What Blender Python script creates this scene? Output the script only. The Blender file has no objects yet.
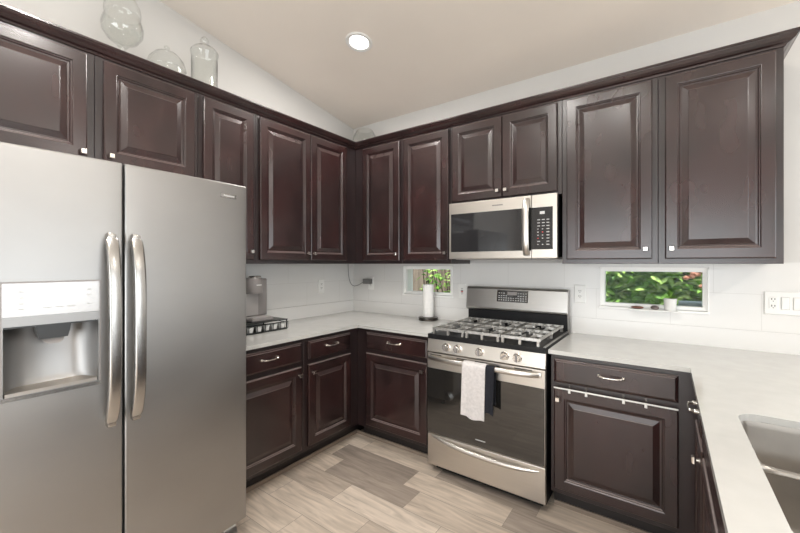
import bpy, bmesh, math, random
from mathutils import Vector, Matrix

# ------------------------------------------------------------------ camera, world, sun, added fill lamps, exposure
SC = bpy.context.scene
COL = SC.collection
random.seed(7)

cam_data = bpy.data.cameras.new('camera')
cam = bpy.data.objects.new('camera', cam_data)
COL.objects.link(cam)
cam.location = (2.614, -2.811, 1.393)
cam.rotation_euler = (math.pi / 2, 0, 0.6241)
cam_data.sensor_width = 36.0
cam_data.lens = 370.2 / 800 * 36.0
cam_data.shift_y = -(266.5 - 263.8) / 800
cam_data.clip_start = 0.02
SC.camera = cam

SC.view_settings.view_transform = 'Standard'
SC.view_settings.look = 'None'
SC.view_settings.gamma = 1.0
SC.view_settings.use_curve_mapping = False
SC.view_settings.exposure = -0.25
try:
    SC.cycles.max_bounces = 10
    SC.cycles.diffuse_bounces = 5
    SC.cycles.transparent_max_bounces = 16
    SC.cycles.caustics_reflective = False
    SC.cycles.caustics_refractive = False
    SC.cycles.sample_clamp_indirect = 6.0
    SC.cycles.use_denoising = True
except Exception:
    pass

world = bpy.data.worlds.new('sky')
SC.world = world
world.use_nodes = True
wn = world.node_tree
bg = wn.nodes['Background']
bg.inputs[0].default_value = (0.78, 0.88, 1.0, 1)
bg.inputs[1].default_value = 1.7


def lamp(name, kind, loc, rot, energy, color=(1, 1, 1), **kw):
    d = bpy.data.lights.new(name, kind)
    d.energy = energy
    d.color = color
    for k, v in kw.items():
        setattr(d, k, v)
    o = bpy.data.objects.new(name, d)
    o.location = loc
    o.rotation_euler = rot
    COL.objects.link(o)
    return o


lamp('sun', 'SUN', (2, -2, 9), (math.radians(13), math.radians(8), 0), 7.0, (1, 0.96, 0.88), angle=0.02)
# fill lamps added at the unseen patio door and dining window, as daylight
lamp('rear_fill', 'AREA', (2.4, -5.80, 1.15), (math.radians(107), 0, 0), 115, (0.97, 0.985, 1.0),
     shape='RECTANGLE', size=3.0, size_y=2.1)
lamp('right_fill', 'AREA', (6.35, -2.5, 1.35), (0, math.radians(104), 0), 88, (0.97, 0.985, 1.0),
     shape='RECTANGLE', size=1.9, size_y=3.3)

# ------------------------------------------------------------------ materials


def new_mat(name):
    m = bpy.data.materials.new(name)
    m.use_nodes = True
    nt = m.node_tree
    return m, nt, nt.nodes['Principled BSDF']


def mat(name, color, rough=0.5, metal=0.0, noise=0.0, nscale=8.0, stretch=(1, 1, 1), bump=0.0, coat=0.0, spec=None,
        emit=None, estr=0.0, nrough=0.0):
    m, nt, p = new_mat(name)
    p.inputs['Base Color'].default_value = (*color, 1)
    p.inputs['Roughness'].default_value = rough
    p.inputs['Metallic'].default_value = metal
    if coat:
        p.inputs['Coat Weight'].default_value = coat
        p.inputs['Coat Roughness'].default_value = 0.15
    if spec is not None:
        p.inputs['Specular IOR Level'].default_value = spec
    if emit:
        p.inputs['Emission Color'].default_value = (*emit, 1)
        p.inputs['Emission Strength'].default_value = estr
    if noise or bump or nrough:
        tc = nt.nodes.new('ShaderNodeTexCoord')
        mp = nt.nodes.new('ShaderNodeMapping')
        mp.inputs['Scale'].default_value = stretch
        nz = nt.nodes.new('ShaderNodeTexNoise')
        nz.inputs['Scale'].default_value = nscale
        nz.inputs['Detail'].default_value = 5
        nt.links.new(tc.outputs['Object'], mp.inputs[0])
        nt.links.new(mp.outputs[0], nz.inputs['Vector'])
        if noise:
            r = nt.nodes.new('ShaderNodeValToRGB')
            r.color_ramp.elements[0].position = 0.3
            r.color_ramp.elements[1].position = 0.7
            r.color_ramp.elements[0].color = (*[c * (1 - noise) for c in color], 1)
            r.color_ramp.elements[1].color = (*[min(1, c * (1 + noise)) for c in color], 1)
            nt.links.new(nz.outputs['Fac'], r.inputs[0])
            nt.links.new(r.outputs[0], p.inputs['Base Color'])
        if nrough:
            mr = nt.nodes.new('ShaderNodeMapRange')
            mr.inputs[3].default_value = max(0.02, rough - nrough)
            mr.inputs[4].default_value = rough + nrough
            nt.links.new(nz.outputs['Fac'], mr.inputs[0])
            nt.links.new(mr.outputs[0], p.inputs['Roughness'])
        if bump:
            b = nt.nodes.new('ShaderNodeBump')
            b.inputs['Strength'].default_value = bump
            b.inputs['Distance'].default_value = 0.002
            nt.links.new(nz.outputs['Fac'], b.inputs['Height'])
            nt.links.new(b.outputs[0], p.inputs['Normal'])
    return m


def wood_mat(name, dark, mid, red, rough=0.3):
    """espresso stained cherry: streaks along Z with blotchy red patches"""
    m, nt, p = new_mat(name)
    tc = nt.nodes.new('ShaderNodeTexCoord')
    oi = nt.nodes.new('ShaderNodeObjectInfo')
    add = nt.nodes.new('ShaderNodeVectorMath')
    add.operation = 'ADD'
    mul = nt.nodes.new('ShaderNodeVectorMath')
    mul.operation = 'SCALE'
    mul.inputs['Scale'].default_value = 13.0
    nt.links.new(oi.outputs['Random'], mul.inputs[0])
    nt.links.new(tc.outputs['Object'], add.inputs[0])
    nt.links.new(mul.outputs[0], add.inputs[1])
    mp = nt.nodes.new('ShaderNodeMapping')
    mp.inputs['Scale'].default_value = (7, 7, 3.2)
    nt.links.new(add.outputs[0], mp.inputs[0])
    g = nt.nodes.new('ShaderNodeTexNoise')
    g.inputs['Scale'].default_value = 1.6
    g.inputs['Detail'].default_value = 1
    g.inputs['Roughness'].default_value = 0.45
    nt.links.new(mp.outputs[0], g.inputs['Vector'])
    b = nt.nodes.new('ShaderNodeTexNoise')
    b.inputs['Scale'].default_value = 3.0
    b.inputs['Detail'].default_value = 2
    nt.links.new(add.outputs[0], b.inputs['Vector'])
    r = nt.nodes.new('ShaderNodeValToRGB')
    r.color_ramp.elements[0].position = 0.22
    r.color_ramp.elements[1].position = 0.82
    r.color_ramp.elements[0].color = (*dark, 1)
    r.color_ramp.elements[1].color = (*mid, 1)
    nt.links.new(g.outputs['Fac'], r.inputs[0])
    mr = nt.nodes.new('ShaderNodeMapRange')
    mr.inputs[1].default_value = 0.40
    mr.inputs[2].default_value = 0.90
    mr.inputs[4].default_value = 0.75
    nt.links.new(b.outputs['Fac'], mr.inputs[0])
    mx = nt.nodes.new('ShaderNodeMixRGB')
    mx.inputs[2].default_value = (*red, 1)
    nt.links.new(mr.outputs[0], mx.inputs[0])
    nt.links.new(r.outputs[0], mx.inputs[1])
    # lighter tone mixed onto the upward-facing faces
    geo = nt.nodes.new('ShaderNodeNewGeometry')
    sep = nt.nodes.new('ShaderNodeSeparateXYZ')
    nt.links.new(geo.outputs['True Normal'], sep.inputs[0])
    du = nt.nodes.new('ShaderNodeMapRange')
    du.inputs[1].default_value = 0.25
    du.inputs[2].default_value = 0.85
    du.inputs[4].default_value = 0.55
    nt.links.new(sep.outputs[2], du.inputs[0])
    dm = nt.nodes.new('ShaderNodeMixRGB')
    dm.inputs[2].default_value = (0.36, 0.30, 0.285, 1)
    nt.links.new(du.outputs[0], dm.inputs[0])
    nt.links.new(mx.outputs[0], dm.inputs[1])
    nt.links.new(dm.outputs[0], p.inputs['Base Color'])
    p.inputs['Roughness'].default_value = rough
    p.inputs['Coat Weight'].default_value = 0.45
    p.inputs['Coat Roughness'].default_value = 0.2
    return m


def math_node(nt, op, a, b=None):
    n = nt.nodes.new('ShaderNodeMath')
    n.operation = op
    for i, v in enumerate((a, b)):
        if v is None:
            continue
        if isinstance(v, (int, float)):
            n.inputs[i].default_value = v
        else:
            nt.links.new(v, n.inputs[i])
    return n.outputs[0]


def floor_mat():
    m, nt, p = new_mat('wood_look_tile')
    W, L = 0.185, 0.64
    geo = nt.nodes.new('ShaderNodeNewGeometry')
    sep = nt.nodes.new('ShaderNodeSeparateXYZ')
    nt.links.new(geo.outputs['Position'], sep.inputs[0])
    x, y = sep.outputs[0], sep.outputs[1]
    ry = math_node(nt, 'DIVIDE', math_node(nt, 'ADD', y, 23 * W - 0.02), W)
    row = math_node(nt, 'FLOOR', ry)
    fy = math_node(nt, 'FRACT', ry)
    wn1 = nt.nodes.new('ShaderNodeTexWhiteNoise')
    wn1.noise_dimensions = '1D'
    nt.links.new(row, wn1.inputs['W'])
    rx = math_node(nt, 'DIVIDE', math_node(nt, 'ADD', x, math_node(nt, 'MULTIPLY', wn1.outputs['Value'], L)), L)
    colm = math_node(nt, 'FLOOR', rx)
    fx = math_node(nt, 'FRACT', rx)
    cmb = nt.nodes.new('ShaderNodeCombineXYZ')
    nt.links.new(row, cmb.inputs[0])
    nt.links.new(colm, cmb.inputs[1])
    wn2 = nt.nodes.new('ShaderNodeTexWhiteNoise')
    wn2.noise_dimensions = '3D'
    nt.links.new(cmb.outputs[0], wn2.inputs['Vector'])
    rnd = wn2.outputs['Value']
    # grain
    gv = nt.nodes.new('ShaderNodeCombineXYZ')
    nt.links.new(math_node(nt, 'MULTIPLY', x, 3.0), gv.inputs[0])
    nt.links.new(math_node(nt, 'MULTIPLY', y, 22.0), gv.inputs[1])
    nt.links.new(math_node(nt, 'MULTIPLY', rnd, 40.0), gv.inputs[2])
    gn = nt.nodes.new('ShaderNodeTexNoise')
    gn.inputs['Scale'].default_value = 1.1
    gn.inputs['Detail'].default_value = 6
    gn.inputs['Distortion'].default_value = 1.2
    nt.links.new(gv.outputs[0], gn.inputs['Vector'])
    ramp = nt.nodes.new('ShaderNodeValToRGB')
    els = ramp.color_ramp.elements
    els[0].position = 0.0
    els[0].color = (0.33, 0.277, 0.235, 1)
    els[1].position = 1.0
    els[1].color = (0.71, 0.61, 0.51, 1)
    for pos, c in ((0.13, (0.39, 0.328, 0.277)), (0.2, (0.54, 0.455, 0.378)), (0.55, (0.625, 0.53, 0.44)), (0.8, (0.65, 0.56, 0.475))):
        e = els.new(pos)
        e.color = (*c, 1)
    nt.links.new(rnd, ramp.inputs[0])
    gr = nt.nodes.new('ShaderNodeMapRange')
    gr.inputs[1].default_value = 0.3
    gr.inputs[2].default_value = 0.7
    gr.inputs[3].default_value = 0.70
    gr.inputs[4].default_value = 1.14
    nt.links.new(gn.outputs['Fac'], gr.inputs[0])
    mul = nt.nodes.new('ShaderNodeVectorMath')
    mul.operation = 'SCALE'
    nt.links.new(ramp.outputs[0], mul.inputs[0])
    nt.links.new(gr.outputs[0], mul.inputs['Scale'])
    # grout
    ey = math_node(nt, 'MULTIPLY', math_node(nt, 'MINIMUM', fy, math_node(nt, 'SUBTRACT', 1.0, fy)), W)
    ex = math_node(nt, 'MULTIPLY', math_node(nt, 'MINIMUM', fx, math_node(nt, 'SUBTRACT', 1.0, fx)), L)
    e = math_node(nt, 'LESS_THAN', math_node(nt, 'MINIMUM', ex, ey), 0.0014)
    mx = nt.nodes.new('ShaderNodeMixRGB')
    mx.inputs[2].default_value = (0.27, 0.235, 0.20, 1)
    nt.links.new(e, mx.inputs[0])
    nt.links.new(mul.outputs[0], mx.inputs[1])
    nt.links.new(mx.outputs[0], p.inputs['Base Color'])
    p.inputs['Roughness'].default_value = 0.38
    p.inputs['Specular IOR Level'].default_value = 0.35
    return m


def tile_mat():
    """large white wall tile with barely darker joints"""
    m, nt, p = new_mat('white_wall_tile')
    geo = nt.nodes.new('ShaderNodeNewGeometry')
    sep = nt.nodes.new('ShaderNodeSeparateXYZ')
    nt.links.new(geo.outputs['Position'], sep.inputs[0])
    u = math_node(nt, 'SUBTRACT', sep.outputs[0], sep.outputs[1])
    z = math_node(nt, 'SUBTRACT', sep.outputs[2], 1.023)
    W, H = 0.405, 0.202
    rz = math_node(nt, 'DIVIDE', math_node(nt, 'ADD', z, 5 * H), H)
    row = math_node(nt, 'FLOOR', rz)
    fz = math_node(nt, 'FRACT', rz)
    off = math_node(nt, 'MULTIPLY', math_node(nt, 'MODULO', row, 2.0), 0.5)
    ru = math_node(nt, 'ADD', math_node(nt, 'DIVIDE', math_node(nt, 'ADD', u, 20 * W), W), off)
    fu = math_node(nt, 'FRACT', ru)
    ez = math_node(nt, 'MULTIPLY', math_node(nt, 'MINIMUM', fz, math_node(nt, 'SUBTRACT', 1.0, fz)), H)
    eu = math_node(nt, 'MULTIPLY', math_node(nt, 'MINIMUM', fu, math_node(nt, 'SUBTRACT', 1.0, fu)), W)
    e = math_node(nt, 'LESS_THAN', math_node(nt, 'MINIMUM', ez, eu), 0.0016)
    mx = nt.nodes.new('ShaderNodeMixRGB')
    mx.inputs[1].default_value = (0.735, 0.728, 0.712, 1)
    mx.inputs[2].default_value = (0.645, 0.635, 0.615, 1)
    nt.links.new(e, mx.inputs[0])
    nt.links.new(mx.outputs[0], p.inputs['Base Color'])
    p.inputs['Roughness'].default_value = 0.22
    return m


def clear_glass(name, tint, gloss_scale=1.0, rough=0.0):
    m = bpy.data.materials.new(name)
    m.use_nodes = True
    nt = m.node_tree
    nt.nodes.clear()
    out = nt.nodes.new('ShaderNodeOutputMaterial')
    tr = nt.nodes.new('ShaderNodeBsdfTransparent')
    tr.inputs[0].default_value = (*tint, 1)
    gl = nt.nodes.new('ShaderNodeBsdfGlossy')
    gl.inputs['Roughness'].default_value = rough
    fr = nt.nodes.new('ShaderNodeLayerWeight')
    fr.inputs['Blend'].default_value = 0.5
    mx = nt.nodes.new('ShaderNodeMixShader')
    f = math_node(nt, 'MULTIPLY', math_node(nt, 'ADD', math_node(nt, 'POWER', fr.outputs['Facing'], 4.0), 0.045), gloss_scale)
    nt.links.new(f, mx.inputs[0])
    nt.links.new(tr.outputs[0], mx.inputs[1])
    nt.links.new(gl.outputs[0], mx.inputs[2])
    nt.links.new(mx.outputs[0], out.inputs[0])
    return m


M = {}
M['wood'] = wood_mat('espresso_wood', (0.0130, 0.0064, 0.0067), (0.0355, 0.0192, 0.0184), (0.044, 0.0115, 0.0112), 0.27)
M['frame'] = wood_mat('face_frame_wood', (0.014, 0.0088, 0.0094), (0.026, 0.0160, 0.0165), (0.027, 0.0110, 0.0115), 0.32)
M['kick'] = mat('toe_kick_black', (0.012, 0.009, 0.009), 0.5)
M['paint'] = mat('wall_paint', (0.63, 0.62, 0.60), 0.75, noise=0.02, nscale=3)
M['ceil'] = mat('ceiling_paint', (0.86, 0.795, 0.72), 0.85, noise=0.02, nscale=2)
M['tile'] = tile_mat()
M['floor'] = floor_mat()
M['quartz'] = mat('white_quartz', (0.56, 0.56, 0.54), 0.12, noise=0.035, nscale=14)
M['upstand'] = mat('upstand_white', (0.735, 0.728, 0.712), 0.2)
M['steel'] = mat('brushed_steel', (0.44, 0.43, 0.415), 0.30, 1.0, noise=0.03, nscale=3, stretch=(3, 3, 90), nrough=0.03)
M['fsteel'] = mat('fridge_steel', (0.355, 0.350, 0.343), 0.42, 1.0, noise=0.05, nscale=2.2, stretch=(1, 1, 1.5), nrough=0.05)
M['warmsteel'] = mat('warm_steel', (0.61, 0.57, 0.52), 0.36, 1.0, noise=0.03, nscale=3, stretch=(3, 3, 90), nrough=0.03)
M['recsteel'] = mat('recess_steel', (0.33, 0.325, 0.32), 0.42, 1.0)
M['sinksteel'] = mat('sink_steel', (0.40, 0.375, 0.345), 0.33, 1.0, noise=0.10, nscale=9, nrough=0.08)
M['nickel'] = mat('satin_nickel', (0.80, 0.77, 0.73), 0.22, 1.0)
M['chrome'] = mat('polished_handle', (0.44, 0.43, 0.415), 0.26, 1.0)
M['bar'] = mat('handle_steel', (0.62, 0.60, 0.57), 0.32, 1.0)
M['black'] = mat('black_enamel', (0.009, 0.009, 0.010), 0.42, spec=0.25)
M['blackplastic'] = mat('black_plastic', (0.016, 0.016, 0.017), 0.4)
M['blackglass'] = mat('black_glass', (0.012, 0.0115, 0.011), 0.03, coat=0.6, spec=0.9)
M['mwglass'] = mat('microwave_glass', (0.018, 0.018, 0.020), 0.05, coat=0.2, spec=0.6)
M['iron'] = mat('cast_iron', (0.46, 0.45, 0.43), 0.30, 0.75, noise=0.2, nscale=60, bump=0.05)
M['iron_dark'] = mat('burner_base_metal', (0.10, 0.10, 0.10), 0.4, 0.8)
M['cap'] = mat('burner_cap', (0.02, 0.02, 0.02), 0.5)
M['gap'] = mat('dark_gap', (0.006, 0.006, 0.006), 0.7)
M['white'] = mat('white_plastic', (0.82, 0.82, 0.80), 0.35)
M['vinyl'] = mat('white_vinyl', (0.88, 0.88, 0.86), 0.4)
M['slot'] = mat('outlet_slot', (0.03, 0.03, 0.03), 0.5)
M['grey'] = mat('grey_plastic', (0.25, 0.232, 0.226), 0.42)
M['lightgrey'] = mat('light_grey_plastic', (0.36, 0.34, 0.33), 0.4)
M['greyplug'] = mat('plug_grey', (0.16, 0.16, 0.155), 0.5)
M['terry'] = mat('white_terry', (0.63, 0.605, 0.60), 0.95, noise=0.10, nscale=60, bump=0.6)
M['navy'] = mat('navy_cloth', (0.011, 0.012, 0.018), 0.95, noise=0.2, nscale=60, bump=0.5)
M['paper'] = mat('paper_towel', (0.82, 0.81, 0.79), 0.9, noise=0.03, nscale=50, bump=0.25)
M['wire'] = mat('dark_wire', (0.022, 0.026, 0.025), 0.35, 0.5)
M['bronze'] = mat('pewter_base', (0.11, 0.10, 0.09), 0.3, 1.0)
M['foil'] = mat('pod_foil', (0.72, 0.72, 0.70), 0.3, 0.4)
M['keypad'] = mat('keypad_print', (0.42, 0.42, 0.42), 0.5)
M['redkey'] = mat('keypad_red', (0.55, 0.05, 0.05), 0.5)
M['lcd'] = mat('lcd', (0.5, 0.5, 0.5), 0.3, emit=(0.85, 0.85, 0.85), estr=0.12)
M['icon'] = mat('lit_icon', (1, 1, 1), 0.3, emit=(1, 1, 1), estr=1.6)
M['print'] = mat('grey_print', (0.42, 0.42, 0.41), 0.5)
M['disp'] = mat('dispenser_panel', (0.40, 0.39, 0.38), 0.25, 0.55)
M['dispdark'] = mat('dispenser_dark', (0.05, 0.05, 0.05), 0.3, 0.5)
M['clear'] = clear_glass('clear_jar_glass', (0.965, 0.972, 0.966), 1.25)
M['pane'] = clear_glass('window_glass', (0.96, 0.98, 0.96), 0.12)
M['clip'] = clear_glass('clear_clip', (0.85, 0.85, 0.85), 1.5, 0.1)
M['lamp'] = mat('lamp_disc', (1, 1, 1), 0.5, emit=(1, 0.97, 0.92), estr=7)
M['soil'] = mat('soil', (0.03, 0.02, 0.015), 0.95, noise=0.3, nscale=80)
M['pot'] = mat('white_ceramic', (0.80, 0.80, 0.78), 0.25)
M['rock'] = mat('red_stone', (0.17, 0.075, 0.055), 0.8, noise=0.4, nscale=60)
M['agate'] = mat('banded_stone', (0.16, 0.13, 0.12), 0.6, noise=0.8, nscale=45)
M['fence'] = mat('weathered_fence', (0.34, 0.26, 0.20), 0.85, noise=0.35, nscale=5, stretch=(6, 6, 1))
M['block'] = mat('grey_block', (0.36, 0.41, 0.44), 0.9, noise=0.15, nscale=12)
M['gravel'] = mat('gravel', (0.28, 0.22, 0.17), 0.95, noise=0.3, nscale=30)
M['flower'] = mat('pink_flower', (0.62, 0.26, 0.18), 0.7)
M['stem'] = mat('brown_stem', (0.06, 0.04, 0.025), 0.9)


def leaf_mat(name, a, b, c):
    m, nt, p = new_mat(name)
    geo = nt.nodes.new('ShaderNodeNewGeometry')
    r = nt.nodes.new('ShaderNodeValToRGB')
    r.color_ramp.elements[0].color = (*a, 1)
    r.color_ramp.elements[1].color = (*c, 1)
    e = r.color_ramp.elements.new(0.55)
    e.color = (*b, 1)
    nt.links.new(geo.outputs['Random Per Island'], r.inputs[0])
    nt.links.new(r.outputs[0], p.inputs['Base Color'])
    p.inputs['Roughness'].default_value = 0.5
    p.inputs['Specular IOR Level'].default_value = 0.3
    return m


M['leaf'] = leaf_mat('hedge_leaf', (0.06, 0.17, 0.02), (0.24, 0.50, 0.06), (0.62, 0.80, 0.28))
M['leaf2'] = leaf_mat('pot_leaf', (0.06, 0.15, 0.02), (0.16, 0.36, 0.05), (0.32, 0.5, 0.12))

# ------------------------------------------------------------------ mesh helpers


class MB:
    def __init__(self):
        self.bm = bmesh.new()

    def face(self, pts):
        vs = [self.bm.verts.new(p) for p in pts]
        return self.bm.faces.new(vs)

    def box(self, x0, x1, y0, y1, z0, z1, bev=0.0, seg=2):
        x0, x1 = min(x0, x1), max(x0, x1)
        y0, y1 = min(y0, y1), max(y0, y1)
        z0, z1 = min(z0, z1), max(z0, z1)
        v = [self.bm.verts.new(p) for p in ((x0, y0, z0), (x1, y0, z0), (x1, y1, z0), (x0, y1, z0),
                                            (x0, y0, z1), (x1, y0, z1), (x1, y1, z1), (x0, y1, z1))]
        fs = [self.bm.faces.new([v[i] for i in q]) for q in
              ((0, 3, 2, 1), (4, 5, 6, 7), (0, 1, 5, 4), (1, 2, 6, 5), (2, 3, 7, 6), (3, 0, 4, 7))]
        if bev > 0:
            es = list({e for f in fs for e in f.edges})
            bmesh.ops.bevel(self.bm, geom=es, offset=bev, segments=seg, affect='EDGES', profile=0.6)
        return self

    def rings(self, rings, cap0=True, cap1=True, closed=True):
        R = [[self.bm.verts.new(p) for p in r] for r in rings]
        n = len(R[0])
        for a, b in zip(R[:-1], R[1:]):
            for i in range(n if closed else n - 1):
                j = (i + 1) % n
                try:
                    self.bm.faces.new((a[i], a[j], b[j], b[i]))
                except ValueError:
                    pass
        if cap0:
            self.bm.faces.new(list(reversed(R[0])))
        if cap1:
            self.bm.faces.new(R[-1])
        return self

    def tube(self, pts, r, seg=10, rx=None, up=None):
        """tube along points; r may be a list; rx = optional second radius (flat bar), up = direction for r"""
        pts = [Vector(p) for p in pts]
        rs = r if isinstance(r, (list, tuple)) else [r] * len(pts)
        rxs = rs if rx is None else (rx if isinstance(rx, (list, tuple)) else [rx] * len(pts))
        rings = []
        prev = None
        for i, p in enumerate(pts):
            t = (pts[min(i + 1, len(pts) - 1)] - pts[max(i - 1, 0)]).normalized()
            if up is not None:
                a = Vector(up) - t * t.dot(Vector(up))
            elif prev is None:
                a = Vector((0, 0, 1)) if abs(t.z) < 0.9 else Vector((1, 0, 0))
                a = a - t * t.dot(a)
            else:
                a = prev - t * t.dot(prev)
            a.normalize()
            prev = a
            b = t.cross(a)
            rings.append([p + a * (rs[i] * math.cos(k * 2 * math.pi / seg)) + b * (rxs[i] * math.sin(k * 2 * math.pi / seg))
                          for k in range(seg)])
        return self.rings(rings)

    def cyl(self, p0, p1, r0, r1=None, seg=20):
        return self.tube([p0, p1], [r0, r0 if r1 is None else r1], seg)

    def lathe(self, prof, c=(0, 0, 0), axis='Z', seg=28, cap0=True, cap1=True):
        """prof: list of (radius, height along axis)"""
        rings = []
        for r, h in prof:
            ring = []
            for k in range(seg):
                a = k * 2 * math.pi / seg
                u, v = r * math.cos(a), r * math.sin(a)
                d = {'Z': (u, v, h), 'X': (h, u, v), 'Y': (v, h, u), '-Y': (u, -h, v), '-X': (-h, v, u)}[axis]
                ring.append((c[0] + d[0], c[1] + d[1], c[2] + d[2]))
            rings.append(ring)
        return self.rings(rings, cap0, cap1)

    def loops(self, prof, a0, a1, z0, z1, f, fill=True):
        """concentric rectangular loops: prof = [(inset, height)], f maps (along, z, out) to the world"""
        R = []
        for ins, h in prof:
            R.append([self.bm.verts.new(f(*q)) for q in ((a0 + ins, z0 + ins, h), (a1 - ins, z0 + ins, h),
                                                         (a1 - ins, z1 - ins, h), (a0 + ins, z1 - ins, h))])
        for a, b in zip(R[:-1], R[1:]):
            for i in range(4):
                j = (i + 1) % 4
                self.bm.faces.new((a[i], a[j], b[j], b[i]))
        self.bm.faces.new(list(reversed(R[0])))
        if fill:
            self.bm.faces.new(R[-1])
        return self

    def sweep(self, prof, path, cap=True):
        """prof = [(out, z)] swept along a list of (point_fn) callables mapping (out, z) to world"""
        return self.rings([[fn(o, z) for o, z in prof] for fn in path], cap, cap)

    def blob(self, c, r, sc=(1, 1, 1), jit=0.0, sub=2, seed=0):
        rnd = random.Random(seed)
        res = bmesh.ops.create_icosphere(self.bm, subdivisions=sub, radius=1)
        for v in res['verts']:
            k = 1 + rnd.uniform(-jit, jit)
            v.co = Vector((c[0] + v.co.x * r * sc[0] * k, c[1] + v.co.y * r * sc[1] * k, c[2] + v.co.z * r * sc[2] * k))
        return self

    def done(self, name, m, parent=None, smooth=False, root=None, angle=40):
        bm = self.bm
        bmesh.ops.recalc_face_normals(bm, faces=bm.faces[:])
        off = Vector((0, 0, 0))
        if parent is not None:
            off = ROOT[parent.name]
        elif root is not None:
            off = Vector(root)
        bmesh.ops.translate(bm, verts=bm.verts[:], vec=-off)
        me = bpy.data.meshes.new(name)
        bm.to_mesh(me)
        bm.free()
        me.materials.append(m)
        if smooth:
            for p in me.polygons:
                p.use_smooth = True
            try:
                me.set_sharp_from_angle(angle=math.radians(angle))
            except Exception:
                pass
        o = bpy.data.objects.new(name, me)
        COL.objects.link(o)
        if parent is not None:
            o.parent = parent
        else:
            o.location = off
        ROOT[o.name] = off
        return o


ROOT = {}


def thing(name, label, cat, loc, group=None):
    o = bpy.data.objects.new(name, None)
    o.empty_display_size = 0.05
    o.location = loc
    COL.objects.link(o)
    ROOT[o.name] = Vector(loc)
    return tag(o, label, cat, group)


def tag(o, label, cat, group=None):
    o['label'] = label
    o['category'] = cat
    if group:
        o['group'] = group
    return o


def struct(name, mb, m, parent=None, smooth=False):
    o = mb.done(name, m, parent, smooth)
    if parent is None:
        o['kind'] = 'structure'
    return o


# three cabinet walls: along, z, out -> world
def LEFT(x0):
    return lambda a, z, n: (x0 + n, a, z)


def BACK(y0):
    return lambda a, z, n: (a, y0 - n, z)


def RIGHT(x0):
    return lambda a, z, n: (x0 - n, a, z)


# ------------------------------------------------------------------ room shell
CZ = lambda y: 2.784 - 0.16 * y           # vaulted ceiling
X1, Y1 = 6.5, -6.0
WX = -0.008                                # drywall lies 8 mm behind the tile face


def wall_with_holes(ax, p, q, lo, hi, zlo, zhi, holes):
    """slab across axis ax between p and q; holes = [(a0, a1, z0, z1)]"""
    mb = MB()

    def put(a0, a1, z0, z1):
        if a1 - a0 < 1e-6 or z1 - z0 < 1e-6:
            return
        if ax == 'y':
            mb.box(a0, a1, p, q, z0, z1)
        else:
            mb.box(p, q, a0, a1, z0, z1)
    cur = lo
    for a0, a1, z0, z1 in sorted(holes):
        put(cur, a0, zlo, zhi)
        put(a0, a1, zlo, z0)
        put(a0, a1, z1, zhi)
        cur = a1
    put(cur, hi, zlo, zhi)
    return mb


W1 = (0.628, 1.142, 1.108, 1.372)          # left small window opening
W2 = (2.250, 2.815, 1.101, 1.371)          # right small window opening

struct('floor', MB().box(-0.2, X1 + 0.2, Y1 - 0.2, 0.2, -0.1, 0.0), M['floor'])
struct('wall_back', wall_with_holes('y', 0.008, 0.16, -0.16, X1 + 0.16, 0, 2.80, [W1, W2]), M['paint'])
lw = MB()
lw.rings([[(x, 0.008, 0), (x, Y1, 0), (x, Y1, CZ(Y1) + 0.02), (x, 0.008, CZ(0) + 0.0)] for x in (WX, -0.16)])
struct('wall_left', lw, M['paint'])
rw = wall_with_holes('x', X1, X1 + 0.16, Y1, 0.008, 0, 3.85, [(-4.2, -0.8, 0.35, 2.35)])
struct('wall_right', rw, M['paint'])
struct('wall_rear', wall_with_holes('y', Y1 - 0.16, Y1, -0.16, X1 + 0.16, 0, 3.85, [(0.9, 3.9, 0.05, 2.2)]), M['paint'])
cl = MB()
cl.rings([[(x, 0.16, CZ(0.16)), (x, Y1 - 0.16, CZ(Y1 - 0.16)), (x, Y1 - 0.16, CZ(Y1 - 0.16) + 0.1), (x, 0.16, CZ(0.16) + 0.1)]
          for x in (-0.16, X1 + 0.16)])
struct('ceiling', cl, M['ceil'])

# tile splashback, a panel on each wall
struct('trim_1', MB().box(WX, 0.0, -1.80, 0.0, 0.90, 1.400), M['tile'])
struct('trim_2', wall_with_holes('y', 0.0, 0.008, WX, 4.2, 0.90, 1.400, [W1, W2]), M['tile'])


def frame_boxes(mb, a0, a1, z0, z1, w, y0, y1):
    mb.box(a0, a1, y0, y1, z0, z0 + w)
    mb.box(a0, a1, y0, y1, z1 - w, z1)
    mb.box(a0, a0 + w, y0, y1, z0 + w, z1 - w)
    mb.box(a1 - w, a1, y0, y1, z0 + w, z1 - w)
    return mb


for n, W in ((1, W1), (2, W2)):
    wroot = bpy.data.objects.new('window_%d' % n, None)
    wroot.location = (W[0], 0.09, W[2])
    COL.objects.link(wroot)
    wroot['kind'] = 'structure'
    ROOT[wroot.name] = Vector(wroot.location)
    frame_boxes(MB(), W[0] + 0.006, W[1] - 0.006, W[2] + 0.012, W[3] - 0.006, 0.022, 0.010, 0.060).done('window_frame', M['vinyl'], wroot)
    MB().box(W[0] + 0.027, W[1] - 0.027, 0.033, 0.037, W[2] + 0.033, W[3] - 0.027).done('pane', M['pane'], wroot)
    li = MB()
    li.box(W[0], W[0] + 0.006, -0.003, 0.15, W[2], W[3])
    li.box(W[1] - 0.006, W[1], -0.003, 0.15, W[2], W[3])
    li.box(W[0], W[1], -0.003, 0.15, W[3] - 0.006, W[3])
    li.done('reveal', M['vinyl'], wroot)
    MB().box(W[0] - 0.004, W[1] + 0.004, -0.010, 0.15, W[2] - 0.003, W[2] + 0.010, 0.002).done('window_sill', M['vinyl'], wroot)

lg = MB().box(2.425, 2.672, -0.066, -0.0105, W2[2] + 0.001, W2[2] + 0.008, 0.002, 1).done('sill_ledge', M['vinyl'], bpy.data.objects['window_2'])

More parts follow.
